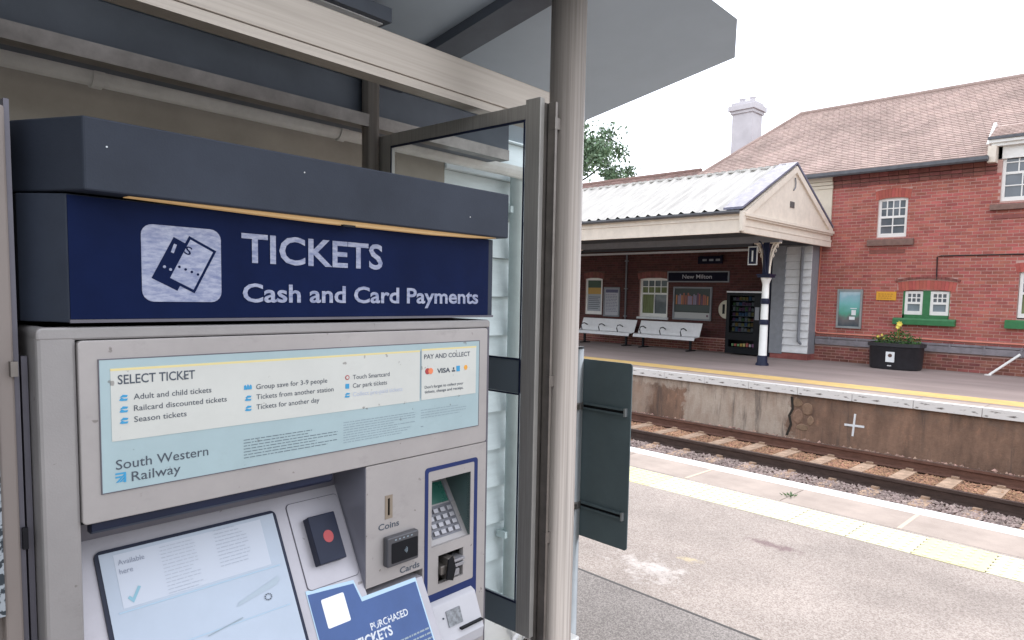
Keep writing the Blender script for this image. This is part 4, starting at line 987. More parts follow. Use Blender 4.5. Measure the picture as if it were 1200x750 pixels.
# ---- shelter
sh = thing('shelter', (1.5, 1.19, 0), 'stainless steel shelter with grey overhanging roof over the ticket machine', 'shelter', F)
RS = 1.12
def rz(b): return 2.6342 - .19 * b
pts = [(-2.6, .995), (2.094, .995), (2.352, 1.12), (2.352, 2.12), (-2.6, 2.12)]
g = MB(); n = len(pts); g.v += [(a, b, rz(b)) for a, b in pts] + [(a - (.10 if a > 0 else -.10), b + (.10 if b < 1.5 else -.02), rz(b) + .06) for a, b in pts]
g.f.append(tuple(range(n))[::-1]); g.f.append(tuple(range(n, 2 * n))); g.mi += [0, 0]; g.smooth += [False, False]
for i in range(n): j = (i + 1) % n; g.f.append((i, j, n + j, n + i)); g.mi.append(0); g.smooth.append(False)
part('roof', g, M_roof, sh)
def rib(a0, a1, b0, b1, d, nm, mt):
    q = MB(); q.hexa([(a0, b0, rz(b0) - d), (a1, b0, rz(b0) - d), (a1, b1, rz(b1) - d), (a0, b1, rz(b1) - d), (a0, b0, rz(b0) - .001), (a1, b0, rz(b0) - .001), (a1, b1, rz(b1) - .001), (a0, b1, rz(b1) - .001)]); part(nm, q, mt, sh)
rib(1.40, 1.505, 1.03, 2.08, .03, 'roof_rib', M_roofd); rib(.10, .18, 1.03, 2.08, .03, 'roof_rib', M_roofd)
g = MB(); g.box(.80, 1.165, 1.55, 1.70, rz(1.68) - .045, rz(1.7) - .004); lt = part('light_fitting', g, M_roofd, sh)
g = MB(); g.box(.84, 1.15, 1.57, 1.63, rz(1.68) - .049, rz(1.68) - .046); part('diffuser', g, M_whitep, lt)
g = MB(); g.box(-2.5, 1.79, 1.42, 1.48, 2.095, 2.188); part('front_beam', g, M_steelb, sh, bevel=.002)
g = MB(); g.box(-2.5, 1.79, 1.424, 1.476, 2.073, 2.0945); part('beam_lip', g, M_steelb, sh)
g = MB(); g.tube([(1.478, 1.19, 0), (1.478, 1.19, rz(1.19) - .002)], .0485, 48); part('post', g, M_steel, sh)
g = MB(); g.box(1.412, 1.421, 1.175, 1.20, .3, 2.06); part('hinge_strip', g, M_steeld, sh)
g = MB(); g.box(1.403, 1.445, 1.203, 1.215, .3, 2.06); part('jamb_plate', g, M_steeld, sh)
for zz in (.86, 1.30, 1.99):
    g = MB(); g.box(1.410, 1.432, 1.174, 1.188, zz, zz + .03); part('hinge', g, M_steeld, sh)
g = MB(); g.tube([(1.36, 1.92, 0), (1.36, 1.92, rz(1.92))], .028, 16); part('rear_post', g, M_steel, sh)
g = MB(); g.box(-2.1, 2.0, 1.90, 1.95, 2.08, 2.12); part('rear_beam', g, M_steeld, sh)
g = MB(); g.box(-2.1, 2.05, 1.952, 2.075, 2.10, rz(2.075) - .002); part('rear_soffit', g, M_roofd, sh)
# framed glass screen, plane x = 1.4
scn = part('glass_screen', MB().box(1.385, 1.403, 1.205, 1.258, .585, 2.072), M_frame, sh, bevel=.002)
for (b0, b1, z0, z1, nm) in ((1.845, 1.91, .585, 2.058, 'stile'), (1.258, 1.845, 2.020, 2.060, 'top_rail'), (1.258, 1.845, 1.275, 1.368, 'mid_rail'), (1.258, 1.845, .585, .672, 'bottom_rail')):
    part(nm, MB().box(1.386, 1.402, b0, b1, z0, z1), M_frame if nm in ('stile', 'top_rail') else mat('slate_rail', (.14, .175, .20), .45, .2), scn, bevel=.0015)
for (b0, b1, z0, z1) in ((1.258, 1.263, .672, 2.02), (1.840, 1.845, .672, 2.02), (1.263, 1.84, 2.013, 2.02), (1.263, 1.84, 1.368, 1.373), (1.263, 1.84, 1.270, 1.275), (1.263, 1.84, .672, .678)):
    part('glazing_bead', MB().box(1.3835, 1.3855, b0, b1, z0, z1), M_dkblue, scn)
for z0, z1 in ((.672, 1.275), (1.368, 2.02)):
    part('pane', MB().poly([(1.394, 1.258, z0), (1.394, 1.845, z0), (1.394, 1.845, z1), (1.394, 1.258, z1)]), M_glass, scn)
# ledge with cable bundle behind
lg = thing('cable_ledge', (1.5, 1.55, 0), 'white ledge below the glass screen carrying a tangle of grey cables', 'ledge', F)
part('ledge', MB().box(1.20, 1.75, 1.30, 1.75, .36, .42), M_whitew, lg, bevel=.004); part('ledge_leg', MB().box(1.3, 1.65, 1.4, 1.65, 0, .36), M_whitew, lg)
R8 = random.Random(5)
for k in range(9):
    g = MB(); a = R8.uniform(1.22, 1.6); p0 = [(a + R8.uniform(-.02, .02) + .06 * i, 1.34 + .05 * i + R8.uniform(-.02, .02), .435 + .03 * math.sin(i * .9 + k)) for i in range(7)]
    g.tube(p0, .009, 6); part('cable', g, R8.choice((M_gutter, M_steeld, M_greyl)), lg)

# ---- left side panel and strip
lp = thing('taupe_end_panel', (.19, 1.2, 0), 'tall taupe end panel standing at the left side of the ticket machine', 'panel', F)
part('panel', MB().box(.216, .236, 1.13, 1.40, 0, 1.78), M_taupe, lp, bevel=.003)
part('edge_strip', MB().box(.236, .242, 1.135, 1.16, 0, 1.79), M_silverd, lp)
part('catch', MB().box(.238, .244, 1.128, 1.136, 1.185, 1.215), M_blackm, lp)
part('top_bracket', MB().box(.230, .238, 1.120, 1.13, 1.425, 1.445), M_steeld, lp)
def scribble():
    M, t, p = nodemat('black_and_white_mottled_print'); tc = t.nodes.new('ShaderNodeTexCoord')
    n = t.nodes.new('ShaderNodeTexNoise'); n.inputs['Scale'].default_value = 110; n.inputs['Detail'].default_value = 2; t.links.new(tc.outputs['Object'], n.inputs['Vector'])
    r = t.nodes.new('ShaderNodeMapRange'); r.inputs['From Min'].default_value = .47; r.inputs['From Max'].default_value = .53; t.links.new(n.outputs['Fac'], r.inputs['Value'])
    m_ = t.nodes.new('ShaderNodeMix'); m_.data_type = 'RGBA'; m_.inputs['A'].default_value = (.02, .03, .04, 1); m_.inputs['B'].default_value = (.30, .33, .36, 1); t.links.new(r.outputs[0], m_.inputs['Factor']); t.links.new(m_.outputs['Result'], p.inputs['Base Color']); return M
part('printed_strip', MB().box(.150, .2155, 1.125, 1.15, 1.10, 1.46), scribble(), lp)
part('back_panel', MB().box(.05, .216, 1.15, 1.40, 0, 1.76), M_taupe, lp)

# ---- ticket machine
tm = thing('ticket_machine', (.68, 1.1, 0), 'silver and navy railway ticket machine with touch screen, coin slot and card reader', 'ticket machine', F)
BF = 1.1
def tp(a, z):  # point on the tilted fascia
    return Vector((a, 1.1 + (z - .964) * .5585, z))
TN = Vector((0, -1, .5585)).normalized()
def tpo(o): return lambda a, z: tuple(tp(a, z) + TN * o)
def tbox(mb, a0, a1, z0, z1, h, o=0.0, r=0):
    P = rrect(a0, a1, z0, z1, r) if r else [(a0, z0), (a1, z0), (a1, z1), (a0, z1)]
    n = len(mb.v); k = len(P); mb.v += [tpo(o)(*p) for p in P] + [tpo(o + h)(*p) for p in P]
    mb.f.append(tuple(range(n + k, n + 2 * k))); mb.mi.append(mb.cur); mb.smooth.append(False)
    for i in range(k): j = (i + 1) % k; mb.f.append((n + i, n + j, n + k + j, n + k + i)); mb.mi.append(mb.cur); mb.smooth.append(False)
    return mb
# carcass
g = MB(); g.box(.252, 1.106, 1.25, 1.68, .06, 1.488); g.box(.28, 1.08, 1.16, 1.66, 0, .06); part('carcass', g, M_silverd, tm)
q = MB(); q.box(.254, .2985, 1.1, 1.25, .06, 1.46); q.box(.2985, 1.1055, 1.1, 1.25, 1.473, 1.491); q.box(1.0985, 1.1055, 1.1, 1.25, .06, 1.473)
q.box(.2985, .772, 1.1, 1.25, .06, .70)
surround = part('surround', MB().prism(rrect(.254, 1.1065, 1.30, 1.4905, .012, corners=(0, 1, 1, 0)), 'y', 1.112, 1.25), M_silver, tm)
part('side_stile', MB().box(.254, .2995, 1.102, 1.25, .06, 1.479), M_silver, tm, bevel=.005)
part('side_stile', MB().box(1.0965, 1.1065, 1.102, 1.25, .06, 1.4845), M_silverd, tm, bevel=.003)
part('top_rail', MB().prism(rrect(.254, 1.1065, 1.4725, 1.4905, .008, corners=(0, 1, 1, 0)), 'y', 1.1015, 1.2), M_silver, tm, bevel=.003)
# poster door panel
part('upper_door', MB().prism(rrect(.300, 1.0955, 1.210, 1.4715, .006), 'y', 1.098, 1.20), M_silverp, tm, bevel=.0015)
part('door_shadow_gap', MB().box(.2985, 1.097, 1.11, 1.115, 1.208, 1.4725), M_black, tm)
pst = part('poster', MB().box(.3245, 1.068, 1.0965, 1.098, 1.2515, 1.4435), M_posterb, tm)
part('poster_edge', MB().holed(.3232, 1.0693, 1.2502, 1.4448, [(.3246, 1.0679, 1.2516, 1.4434)], 1.0962, 1.0985), M_silverd, tm)
part('cream_field', MB().box(.338, .898, 1.0958, 1.0966, 1.325, 1.427), M_cream, pst); part('cream_field', MB().box(.903, 1.058, 1.0958, 1.0966, 1.326, 1.429), M_cream, pst)
part('yellow_rule', MB().box(.338, .898, 1.0957, 1.0967, 1.427, 1.4305), M_ylw, pst); part('yellow_rule', MB().box(.903, 1.058, 1.0957, 1.0967, 1.429, 1.4325), M_ylw, pst)
part('dividing_rule', MB().box(.8995, .9012, 1.0958, 1.0966, 1.330, 1.429), M_inkl, pst)
fp = fny(1.0954); fp2 = fny(1.0961)
T = MB()
put_text(T, 'SELECT TICKET', .347, .4535, 1.4075, 1.4215, fp, .012); part('lettering', T, M_ink, pst); T = MB()
for s_, x0, x1, z in (('Adult and child tickets', .367, .478, 1.3835), ('Railcard discounted tickets', .367, .502, 1.3665), ('Season tickets', .367, .440, 1.350), ('Group save for 3-9 people', .551, .684, 1.3815), ('Tickets from another station', .551, .697, 1.3645), ('Tickets for another day', .551, .668, 1.3475), ('Touch Smartcard', .738, .822, 1.383), ('Car park tickets', .738, .816, 1.367)):
    letters(pst, M_ink, fp, [(s_, x0, x1, z, z + .0088, .004)])
T = MB()
put_text(T, 'Collect pre-paid tickets', .738, .854, 1.3505, 1.3590, fp, 0); part('lettering', T, M_inkp, pst); T = MB()
letters(pst, M_ink, fp, [('PAY AND COLLECT', .909, 1.039, 1.4115, 1.4215, .012), ('VISA', .944, .981, 1.3795, 1.3895, .03), ("Don't forget to collect your", .911, 1.020, 1.3495, 1.3555, .012), ('tickets, change and receipt.', .911, 1.020, 1.3395, 1.3455, .012)])
letters(pst, M_ink, fp2, [('South Western', .342, .472, 1.283, 1.298, .004), ('Railway', .362, .430, 1.2625, 1.2775, .004)])
T = MB()   # blue arrow logo
for k in range(3): T.poly([(.3415 + .004 * k, 1.0961, 1.2640), (.3445 + .004 * k, 1.0961, 1.2640), (.3535, 1.0961, 1.2735 - .0042 * k), (.3535, 1.0961, 1.2765 - .0042 * k)])
T.poly([(.341, 1.096, 1.2755), (.3545, 1.096, 1.2755), (.3545, 1.096, 1.2780), (.341, 1.096, 1.2780)]); T.poly([(.3520, 1.0959, 1.263), (.3548, 1.0959, 1.263), (.3548, 1.0959, 1.2780), (.3520, 1.0959, 1.2780)]); T.poly([(.341, 1.096, 1.2705), (.347, 1.096, 1.2705), (.350, 1.096, 1.273), (.341, 1.096, 1.273)])
part('arrow_logo', T, M_inkb, pst)
for (x, z) in ((.354, 1.3868), (.354, 1.3698), (.354, 1.3533), (.5375, 1.3675), (.5375, 1.3505), (.7260, 1.3538)):
    T = MB(); T.prism([(x - .006, z - .003), (x - .003, z - .004), (x + .004, z - .004), (x + .0055, z - .001), (x + .0005, z - .001), (x - .003, z + .001)], 'y', 1.0952, 1.0958); T.prism([(x - .005, z + .0012), (x + .004, z + .0012), (x + .0055, z + .004), (x - .001, z + .005)], 'y', 1.0952, 1.0958); part('icon', T, M_inkb, pst)
T = MB()
for dx in (-.0045, 0, .0045): T.prism([(.537 + dx - .0022, 1.3825), (.537 + dx + .0022, 1.3825), (.537 + dx + .0018, 1.3885), (.537 + dx, 1.3905 + (.001 if dx == 0 else 0)), (.537 + dx - .0018, 1.3885)], 'y', 1.0952, 1.0958)
part('icon', T, M_inkb, pst); part('icon', MB().box(.7220, .7300, 1.0952, 1.0958, 1.3665, 1.3755), M_inkb, pst); part('icon', MB().box(.999, 1.009, 1.0952, 1.0958, 1.3795, 1.3915), M_inkb, pst)
T = MB(); T.prism([(.7260 + .0045 * math.cos(PI * k / 6), 1.3875 + .0045 * math.sin(PI * k / 6)) for k in range(12)], 'y', 1.0952, 1.0958); part('icon', T, M_red, pst); T = MB(); T.prism([(.9185 + .0065 * math.cos(PI * k / 8), 1.3855 + .0065 * math.sin(PI * k / 8)) for k in range(16)], 'y', 1.0952, 1.0958); part('icon', T, M_red, pst)
T = MB(); T.prism([(.7260 + .0028 * math.cos(PI * k / 6), 1.3875 + .0028 * math.sin(PI * k / 6)) for k in range(12)], 'y', 1.0950, 1.0953); part('icon', T, M_cream, pst)
T = MB(); T.prism([(.9265 + .0065 * math.cos(PI * k / 8), 1.3855 + .0065 * math.sin(PI * k / 8)) for k in range(16)], 'y', 1.0950, 1.0957); part('icon', T, mat('coral_print', (.75, .22, .10), .4), pst)
T = MB(); T.prism([(1.0265 + .0055 * math.cos(PI * k / 3), 1.3865 + .006 * math.sin(PI * k / 3)) for k in range(6)], 'y', 1.0952, 1.0958); part('icon', T, M_orange, pst)
T = MB(); T.box(.986, .9955, 1.0952, 1.0958, 1.3795, 1.383); T.box(.989, .9925, 1.0952, 1.0958, 1.384, 1.389); part('icon', T, M_ink, pst)
def smallprint(x0, x1, z0, z1, n, y, seed, par, mt, h=.0015, fn=None, short=True):
    R = random.Random(seed); q = MB()
    for i in range(n):
        z = z1 - (z1 - z0) * i / (n - 1); x = x0; xe = x1 - (R.uniform(0, .35) * (x1 - x0) if (short and R.random() < .4) or i == n - 1 else 0)
        while x < xe:
            l_ = R.uniform(.003, .013)
            P = [(x, z), (min(x + l_, xe), z), (min(x + l_, xe), z + h), (x, z + h)]
            q.poly([fn(*p) if fn else (p[0], y, p[1]) for p in P]); x += l_ + .0018
    return part('small_print', q, mt, par)
smallprint(.529, .706, 1.2675, 1.2975, 7, 1.0961, 1, pst, mat('slate_ink', (.13, .17, .20), .4), .0014); smallprint(.718, .887, 1.2640, 1.302, 9, 1.0961, 2, pst, M_inkl, .0014); smallprint(.902, 1.03, 1.288, 1.304, 4, 1.0961, 3, pst, M_inkl, .0012); smallprint(.902, .91, 1.2695, 1.27, 2, 1.0961, 4, pst, M_inkl, .0014)
# header sign box and chamfer
g = MB(); g.prism([(.252, 1.165), (.292, 1.10), (1.110, 1.10), (1.110, 1.55), (.252, 1.55)], 'z', 1.497, 1.672); part('sign_box', g, M_signfr, tm, bevel=.0015)
sf = part('sign_face', MB().box(.293, 1.094, 1.0975, 1.10, 1.5015, 1.670), M_sign, tm)
part('sign_trim', MB().box(.292, 1.1105, 1.0965, 1.10, 1.4965, 1.5010), M_silverd, tm)
T = MB(); fh = fny(1.0962)
letters(sf, M_white_ref, fh, [('TICKETS', .5295, .805, 1.5925, 1.6405, .020), ('Cash and Card Payments', .5305, 1.062, 1.5275, 1.5585, .022)])
ic = part('ticket_icon', MB().prism(rrect(.382, .4965, 1.5265, 1.640, .016), 'y', 1.0964, 1.0975), M_white_ref, sf)
def rotr(cx, cz, w_, h_, ang):
    c, s_ = math.cos(math.radians(ang)), math.sin(math.radians(ang)); return [(cx + x * c - z * s_, cz + x * s_ + z * c) for x, z in ((-w_ / 2, -h_ / 2), (w_ / 2, -h_ / 2), (w_ / 2, h_ / 2), (-w_ / 2, h_ / 2))]
part('icon_ticket', MB().prism(rotr(.4285, 1.5835, .040, .070, -27), 'y', 1.0960, 1.0966), M_sign, ic)
q = MB()
part('icon_ticket', MB().prism(rotr(.4520, 1.5835, .0455, .0745, -27), 'y', 1.0958, 1.0961), M_sign, ic)
part('icon_ticket', MB().prism(rotr(.4520, 1.5835, .0375, .0665, -27), 'y', 1.0956, 1.0959), M_white_ref, ic)
def icf(cx, cz, ang=-20):
    c_, s_ = math.cos(math.radians(ang)), math.sin(math.radians(ang)); return lambda x, z: (cx + x * c_ - z * s_, 1.0953, cz + x * s_ + z * c_)
T = MB(); put_text(T, '1', -.0022, .0022, -.0075, .0065, icf(.4265, 1.6075), .02); part('icon_letter', T, M_white_ref, ic)
T = MB(); put_text(T, 'S', -.005, .005, -.0065, .0065, icf(.4470, 1.6050), .01)
for k in range(4): T.prism([(.4335 + .009 * k + .002 * math.cos(PI * j / 4), 1.5795 - .0035 * k + .002 * math.sin(PI * j / 4)) for j in range(8)], 'y', 1.0950, 1.0955)
part('icon_letter', T, M_sign, ic)
T = MB()
for k in range(2): T.prism([(.4125 + .0085 * k + .0022 * math.cos(PI * j / 4), 1.5785 - .0035 * k + .0022 * math.sin(PI * j / 4)) for j in range(8)], 'y', 1.0950, 1.0958)
part('icon_dot', T, M_white_ref, ic)
# pelmet
pel = [(.2525, 1.150), (.301, 1.06), (1.118, 1.06), (1.118, 1.52), (.2525, 1.52)]
g = MB(); g.prism([(.252, 1.180), (.303, 1.06), (1.118, 1.06), (1.118, 1.52), (.252, 1.52)], 'z', 1.6745, 1.7715); part('pelmet', g, M_pelmet, tm, bevel=.0025)
lens = MB(); prof_ = [(.36, .0008), (.50, .0040), (.66, .0072), (.92, .0072), (1.03, .0045), (1.095, .0010)]
for (xa, ta), (xb, tb_) in zip(prof_, prof_[1:]):
    zt_ = 1.6744; lens.hexa([(xa, 1.076, zt_ - ta), (xb, 1.076, zt_ - tb_), (xb, 1.096, zt_ - tb_), (xa, 1.096, zt_ - ta), (xa, 1.076, zt_), (xb, 1.076, zt_), (xb, 1.096, zt_), (xa, 1.096, zt_)])
part('strip_lamp', lens, M_lamp, tm)
part('lamp_catch', MB().box(.70, .725, 1.068, 1.076, 1.6635, 1.6670), M_blackm, tm)
for (x, z) in ((.33, 1.735), (.62, 1.745), (1.0, 1.71)): part('screw_head', MB().prism([(x + .0012 * math.cos(PI * j / 4), z + .0012 * math.sin(PI * j / 4)) for j in range(8)], 'y', 1.0592, 1.06), M_greyl, tm)
# recess roof and lip
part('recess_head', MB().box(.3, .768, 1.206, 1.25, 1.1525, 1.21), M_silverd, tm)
part('recess_lip', MB().prism([(1.104, 1.2095), (1.104, 1.197), (1.110, 1.192), (1.125, 1.192), (1.125, 1.2095)], 'x', .312, .700), M_dkblue, tm, bevel=.001)
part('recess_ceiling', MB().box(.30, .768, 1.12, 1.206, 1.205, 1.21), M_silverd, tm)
# tilted fascia
g = MB(); zt, zb_ = 1.1525, .62
g.hexa([tuple(tp(.2995, zb_)), tuple(tp(.905, zb_)), (.905, 1.25, zb_), (.2995, 1.25, zb_), tuple(tp(.2995, .95)), tuple(tp(.905, .95)), (.905, 1.25, .95), (.2995, 1.25, .95)])
g.hexa([tuple(tp(.2995, .95)), tuple(tp(.7695, .95)), (.7695, 1.25, .95), (.2995, 1.25, .95), tuple(tp(.2995, zt)), tuple(tp(.7695, zt)), (.7695, 1.25, zt), (.2995, 1.25, zt)])
part('fascia', g, M_tilt, tm)
g = MB(); tbox(g, .337, .632, .72, 1.1335, .004, 0, .010); scf = part('screen_frame', g, M_dkblue, tm)
g = MB(); tbox(g, .343, .626, .726, 1.1285, .0008, .0042); part('screen', g, mat('lit_touch_screen', (.37, .43, .52), .15, 0, noise=.1, nscale=3, emit=(.62, .70, .85), estr=.05, coat=.3), scf)
g = MB(); tbox(g, .362, .600, 1.050, 1.1235, .0003, .0052); part('screen_panel', g, mat('screen_pale_field', (.46, .50, .58), .2, emit=(.7, .76, .88), estr=.05), scf)
g = MB(); tbox(g, .355, .615, 1.0445, 1.0465, .0003, .0054); tbox(g, .43, .615, .982, .9835, .0003, .0054); part('screen_rule', g, mat('screen_blue_rule', (.35, .48, .6), .3), scf)
T = MB(); letters(scf, mat('screen_grey_text', (.25, .28, .36), .4), tpo(.0062), [('Available', .366, .404, 1.1085, 1.116, .006), ('here', .366, .385, 1.096, 1.1035, .006)])
g = MB(); P = [(.370, 1.062), (.377, 1.054), (.391, 1.073), (.387, 1.075), (.377, 1.061), (.373, 1.065)]; g.poly([tpo(.0062)(*p) for p in P]); part('tick', g, mat('screen_teal', (.22, .42, .52), .4), scf)
smallprint(.4275, .482, 1.052, 1.118, 14, 0, 7, scf, mat('screen_small_text', (.36, .40, .48), .4), .0010, tpo(.0062)); smallprint(.515, .570, 1.068, 1.1225, 11, 0, 8, scf, MATS['screen_small_text'], .0012, tpo(.0062))
g = MB(); g.poly([tpo(.0063)(*p) for p in [(.525, 1.0045), (.600, 1.0180), (.606, 1.023), (.606, 1.030), (.53, 1.010)]]); part('screen_graphic', g, mat('screen_grey_graphic', (.36, .43, .50), .4), scf)
g = MB()
for k in range(10):
    a0_ = 2 * PI * k / 10; a1_ = a0_ + .4; c0 = (.580, 1.004)
    g.poly([tpo(.0064)(c0[0] + r_ * math.cos(a_) * 1.3, c0[1] + r_ * math.sin(a_)) for r_, a_ in ((.0035, a0_), (.0055, a0_), (.0055, a1_), (.0035, a1_))])
part('screen_spinner', g, M_ink, scf)
g = MB(); g.poly([tpo(.0062)(*p) for p in [(.47, .978), (.53, .986), (.53, .988), (.47, .9795)]]); part('screen_graphic', g, M_inkl, scf)
# reader plate + black reader
g = MB(); tbox(g, .655, .7665, .9905, 1.1375, .0008, .0002, .008); part('reader_groove', g, M_silverd, tm)
g = MB(); tbox(g, .6562, .7653, .9917, 1.1363, .0022, .0002, .0075); part('reader_plate', g, M_tilt, tm)
g = MB(); tbox(g, .681, .738, 1.024, 1.105, .020, .002, .002); rd = part('barcode_reader', g, M_dkblue, tm, bevel=.0015)
g = MB(); g.poly([tpo(.0225)(.712 + .0105 * math.cos(2 * PI * k / 20), 1.066 + .0105 * math.sin(2 * PI * k / 20)) for k in range(20)]); part('red_disc', g, M_red, rd)
# blue sticker
g = MB(); L5 = [(.652, .70), (.885, .70), (.885, .9455), (.7545, .9465), (.7475, .9795), (.652, .9865)]
g.poly([tpo(.0012)(*p) for p in L5]); stk = part('blue_sticker', g, M_bluestk, tm)
g = MB(); g.poly([tpo(.0009)(*p) for p in [(.650, .70), (.888, .70), (.888, .9525), (.7570, .9535), (.7495, .9850), (.650, .9930)]]); part('sticker_margin', g, mat('pale_blue_margin', (.42, .58, .72), .4), tm)
g = MB(); g.poly([tpo(.0016)(*p) for p in rrect(.674, .722, .925, .972, .003)]); part('white_label', g, M_whitep, stk)
# worn lettering on the sticker
T = MB(); letters(stk, mat('scuffed_white_print', (.6, .63, .68), .5, col2=(.035, .085, .25), nscale=120, thr=(.56, .60), noise=.1), tpo(.0016), [('PURCHASED', .757, .846, .8965, .9085, .02), ('TICKETS', .718, .800, .877, .8935, .03)])
smallprint(.80, .884, .835, .86, 4, 0, 12, stk, M_inkl, .003, tpo(.0016), False)
# coin module
g = MB(); g.holed(.770, .912, .9635, 1.2085, [(.815, .832, 1.094, 1.141)], 1.0985, 1.25); cm = part('coin_module', g, M_silverp, tm, bevel=.001)
part('coin_plate', MB().holed(.8145, .8325, 1.0935, 1.1415, [(.821, .826, 1.100, 1.135)], 1.0975, 1.10), mat('brass_grey_plate', (.30, .25, .20), .4, .5), cm)
part('coin_slot', MB().box(.815, .832, 1.105, 1.11, 1.094, 1.141), M_black, cm)
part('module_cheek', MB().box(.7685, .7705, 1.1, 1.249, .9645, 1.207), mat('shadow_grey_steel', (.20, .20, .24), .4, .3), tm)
T = MB(); letters(cm, M_ink, fny(1.0981), [('Coins', .7985, .8495, 1.0735, 1.0865, .02), ('Cards', .852, .9035, .970, .983, .02)])
g = MB(); g.prism(rrect(.810, .889, .997, 1.0585, .004), 'y', 1.083, 1.0985); cr = part('contactless_reader', g, mat('gunmetal', (.09, .09, .10), .4, .4), tm, bevel=.003)
part('reader_window', MB().prism(rrect(.820, .885, 1.004, 1.0455, .002), 'y', 1.0818, 1.083), M_black, cr)
T = MB()
for k in range(3): T.prism([(.850 + (.003 + .003 * k) * math.cos(t_), 1.0245 + (.003 + .003 * k) * math.sin(t_)) for t_ in (-.8, -.3, .3, .8)] + [(.850 + (.002 + .003 * k) * math.cos(t_), 1.0245 + (.002 + .003 * k) * math.sin(t_)) for t_ in (.8, .3, -.3, -.8)], 'y', 1.0813, 1.0818)
for k in range(5): T.box(.828 + k * .010, .832 + k * .010, 1.0824, 1.083, 1.050, 1.0525)
part('contactless_mark', T, M_inkl, cr)
# right column with navy surround
g = MB(); g.holed(.912, 1.0965, .06, 1.2085, [(.925, 1.058, .70, 1.165)], 1.0985, 1.25); part('right_panel', g, M_silverp, tm)
part('lower_panel', MB().box(.2995, .912, 1.102, 1.25, .06, .62), M_silver, tm)
def ring(outer, inner, y0, y1):
    q = MB(); n = len(outer)
    for i in range(n):
        j = (i + 1) % n
        q.poly([(outer[i][0], y0, outer[i][1]), (outer[j][0], y0, outer[j][1]), (inner[j][0], y0, inner[j][1]), (inner[i][0], y0, inner[i][1])])
        q.poly([(outer[i][0], y0, outer[i][1]), (outer[i][0], y1, outer[i][1]), (outer[j][0], y1, outer[j][1]), (outer[j][0], y0, outer[j][1])])
        q.poly([(inner[i][0], y1, inner[i][1]), (inner[i][0], y0, inner[i][1]), (inner[j][0], y0, inner[j][1]), (inner[j][0], y1, inner[j][1])])
    return q
part('navy_surround', ring(rrect(.9165, 1.070, .70, 1.178, .008), rrect(.9255, 1.0595, .897, 1.169, .004), 1.0975, 1.0985), M_navy, tm)
g = MB(); g.holed(.9255, 1.0595, .897, 1.169, [(.935, 1.049, 1.001, 1.148), (.955, 1.028, .914, .978)], 1.0978, 1.11); cp = part('card_panel', g, M_silverp, tm)
# keypad recess
part('recess_wall', MB().box(.931, .935, 1.10, 1.24, .998, 1.15).box(1.049, 1.053, 1.10, 1.24, .998, 1.15).box(.93, 1.054, 1.10, 1.24, 1.148, 1.152), mat('dark_green_grey', (.07, .11, .11), .4), cp)
kN = Vector((0, -.78, .62)).normalized()
def kp(a, t, o=0): return tuple(Vector((a, 1.105 + .095 * t, 1.001 + .140 * t)) + Vector((0, -.826, .560)) * o)
def kbox(q, a0, a1, t0, t1, h, o=0.0):
    n = len(q.v); q.v += [kp(a0, t0, o), kp(a1, t0, o), kp(a1, t1, o), kp(a0, t1, o), kp(a0, t0, o + h), kp(a1, t0, o + h), kp(a1, t1, o + h), kp(a0, t1, o + h)]
    for f_ in ((4, 5, 6, 7), (0, 1, 5, 4), (1, 2, 6, 5), (2, 3, 7, 6), (3, 0, 4, 7)): q.f.append(tuple(n + i for i in f_)); q.mi.append(0); q.smooth.append(False)
    return q
q = MB(); q.poly([kp(.935, 0), kp(1.049, 0), kp(1.049, 1.03), kp(.935, 1.03)]); part('keypad_bed', q, M_silver, cp)
part('keypad_plate', kbox(MB(), .951, 1.036, .07, .49, .001), mat('key_surround', (.14, .14, .16), .4, .3), cp)
part('display', kbox(MB(), .975, 1.031, .51, .80, .002), M_greend, cp); part('display_bezel', kbox(MB(), 1.033, 1.042, .49, .83, .003), M_key, cp)
for i in range(4):
    for j in range(4): part('key', kbox(MB(), .957 + i * .0198, .970 + i * .0198, .10 + j * .095, .160 + j * .095, .006), M_key, cp, bevel=.0008)
# card slot
part('slot_back', MB().box(.953, 1.030, 1.135, 1.14, .912, .98), M_black, cp)
part('slot_mouth', MB().box(.957, .985, 1.09, 1.13, .935, .955).box(.972, .992, 1.085, 1.12, .92, .97), M_steeld, cp, bevel=.002)
part('slot_mouth', MB().box(.985, 1.026, 1.092, 1.12, .940, .948).box(.99, 1.026, 1.088, 1.12, .954, .960).box(1.0, 1.02, 1.10, 1.12, .917, .932), M_key, cp, bevel=.001)
part('slot_mouth', MB().prism([(.967, .925), (.985, .918), (.993, .945), (.985, .972), (.972, .968)], 'y', 1.082, 1.086), M_black, cp)
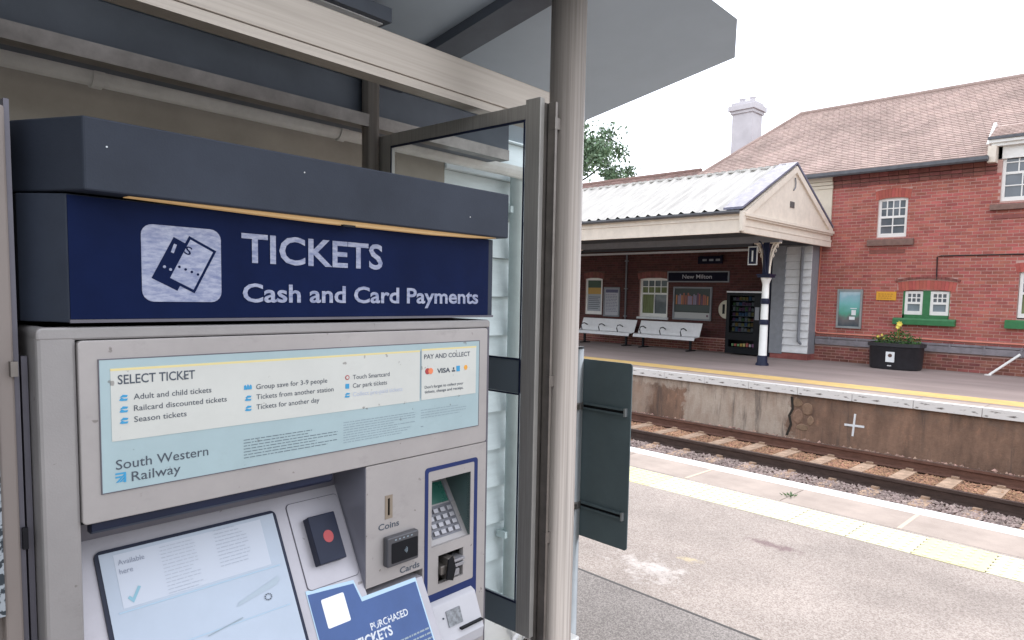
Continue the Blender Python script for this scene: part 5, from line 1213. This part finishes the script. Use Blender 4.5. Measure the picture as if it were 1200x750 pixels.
# ticket flap
part('navy_lower_plate', MB().box(.9255, 1.0595, 1.0976, 1.10, .70, .8965), M_navy, tm)
g = MB(); prof = [(1.0974, .881), (1.083, .874), (1.058, .812), (1.052, .800), (1.056, .775), (1.0974, .74)]
g.prism([(a, b) for a, b in prof], 'x', .926, 1.0535); fl = part('ticket_flap', g, mat('white_plastic', (.47, .465, .50), .4, noise=.05), tm, bevel=.002)
part('flap_window', MB().hexa([(.958, 1.0615, .827), (.998, 1.0615, .827), (.998, 1.068, .827), (.958, 1.068, .827), (.958, 1.0740, .858), (.998, 1.0740, .858), (.998, 1.080, .858), (.958, 1.080, .858)]), mat('grey_lcd', (.20, .21, .23), .3, noise=.5, nscale=120), fl)
part('flap_slot', MB().box(.985, 1.050, 1.052, 1.068, .815, .8185), M_black, fl)
part('flap_dot', MB().box(.947, .950, 1.070, 1.076, .846, .849), M_ink, fl)
# smudges on the panel are in the paint; rubber seal and hinge at left
part('side_hinge', MB().box(.2455, .2525, 1.14, 1.155, .4, 1.45), M_silverd, tm)

# ---- back of the platform sign
K = 1.2
ps = thing('platform_edge_sign', (-1.79, 2.065, 0), 'dark slate back of a rectangular sign clamped to a slim grey post', 'sign')
g = MB(); g.tube([(-1.815, 2.055, 0), (-1.815, 2.055, 1.338)], .026, 16); part('post', g, M_alu, ps)
g = MB(); g.tube([(-1.815, 2.055, 1.338), (-1.815, 2.055, 1.345)], .027, 16); part('post_cap', g, M_black, ps)
g = MB(); g.prism(rrect(-1.83, -1.555, .56, 1.295, .012), 'y', 2.078, 2.083); part('sign_plate', g, M_teal, ps)
for zz in (1.105, .695):
    g = MB(); g.box(-1.80, -1.575, 2.066, 2.078, zz - .012, zz - .006); g.box(-1.80, -1.575, 2.066, 2.078, zz + .006, zz + .012); rl = part('channel_rail', g, M_teal, ps)
    g = MB(); g.box(-1.81, -1.58, 2.074, 2.0775, zz - .006, zz + .006); part('channel_groove', g, M_black, rl)
    g = MB(); g.box(-1.578, -1.570, 2.062, 2.0775, zz - .016, zz + .016); part('channel_end', g, M_alu, rl)
    g = MB(); g.tube([(-1.815, 2.055, zz - .014), (-1.815, 2.055, zz + .014)], .030, 14); g.obox((-1.79, 2.03, zz), (1, 0, 0), (0, 1, 0), (0, 0, 1), .012, .006, .010); part('clamp', g, M_steeld, ps)

for o in bpy.data.objects:
    if '_b' in o: del o['_b']
print('objects', len(bpy.data.objects), 'tris', sum(len(p.vertices) - 2 for o in bpy.data.objects if o.type == 'MESH' for p in o.data.polygons))
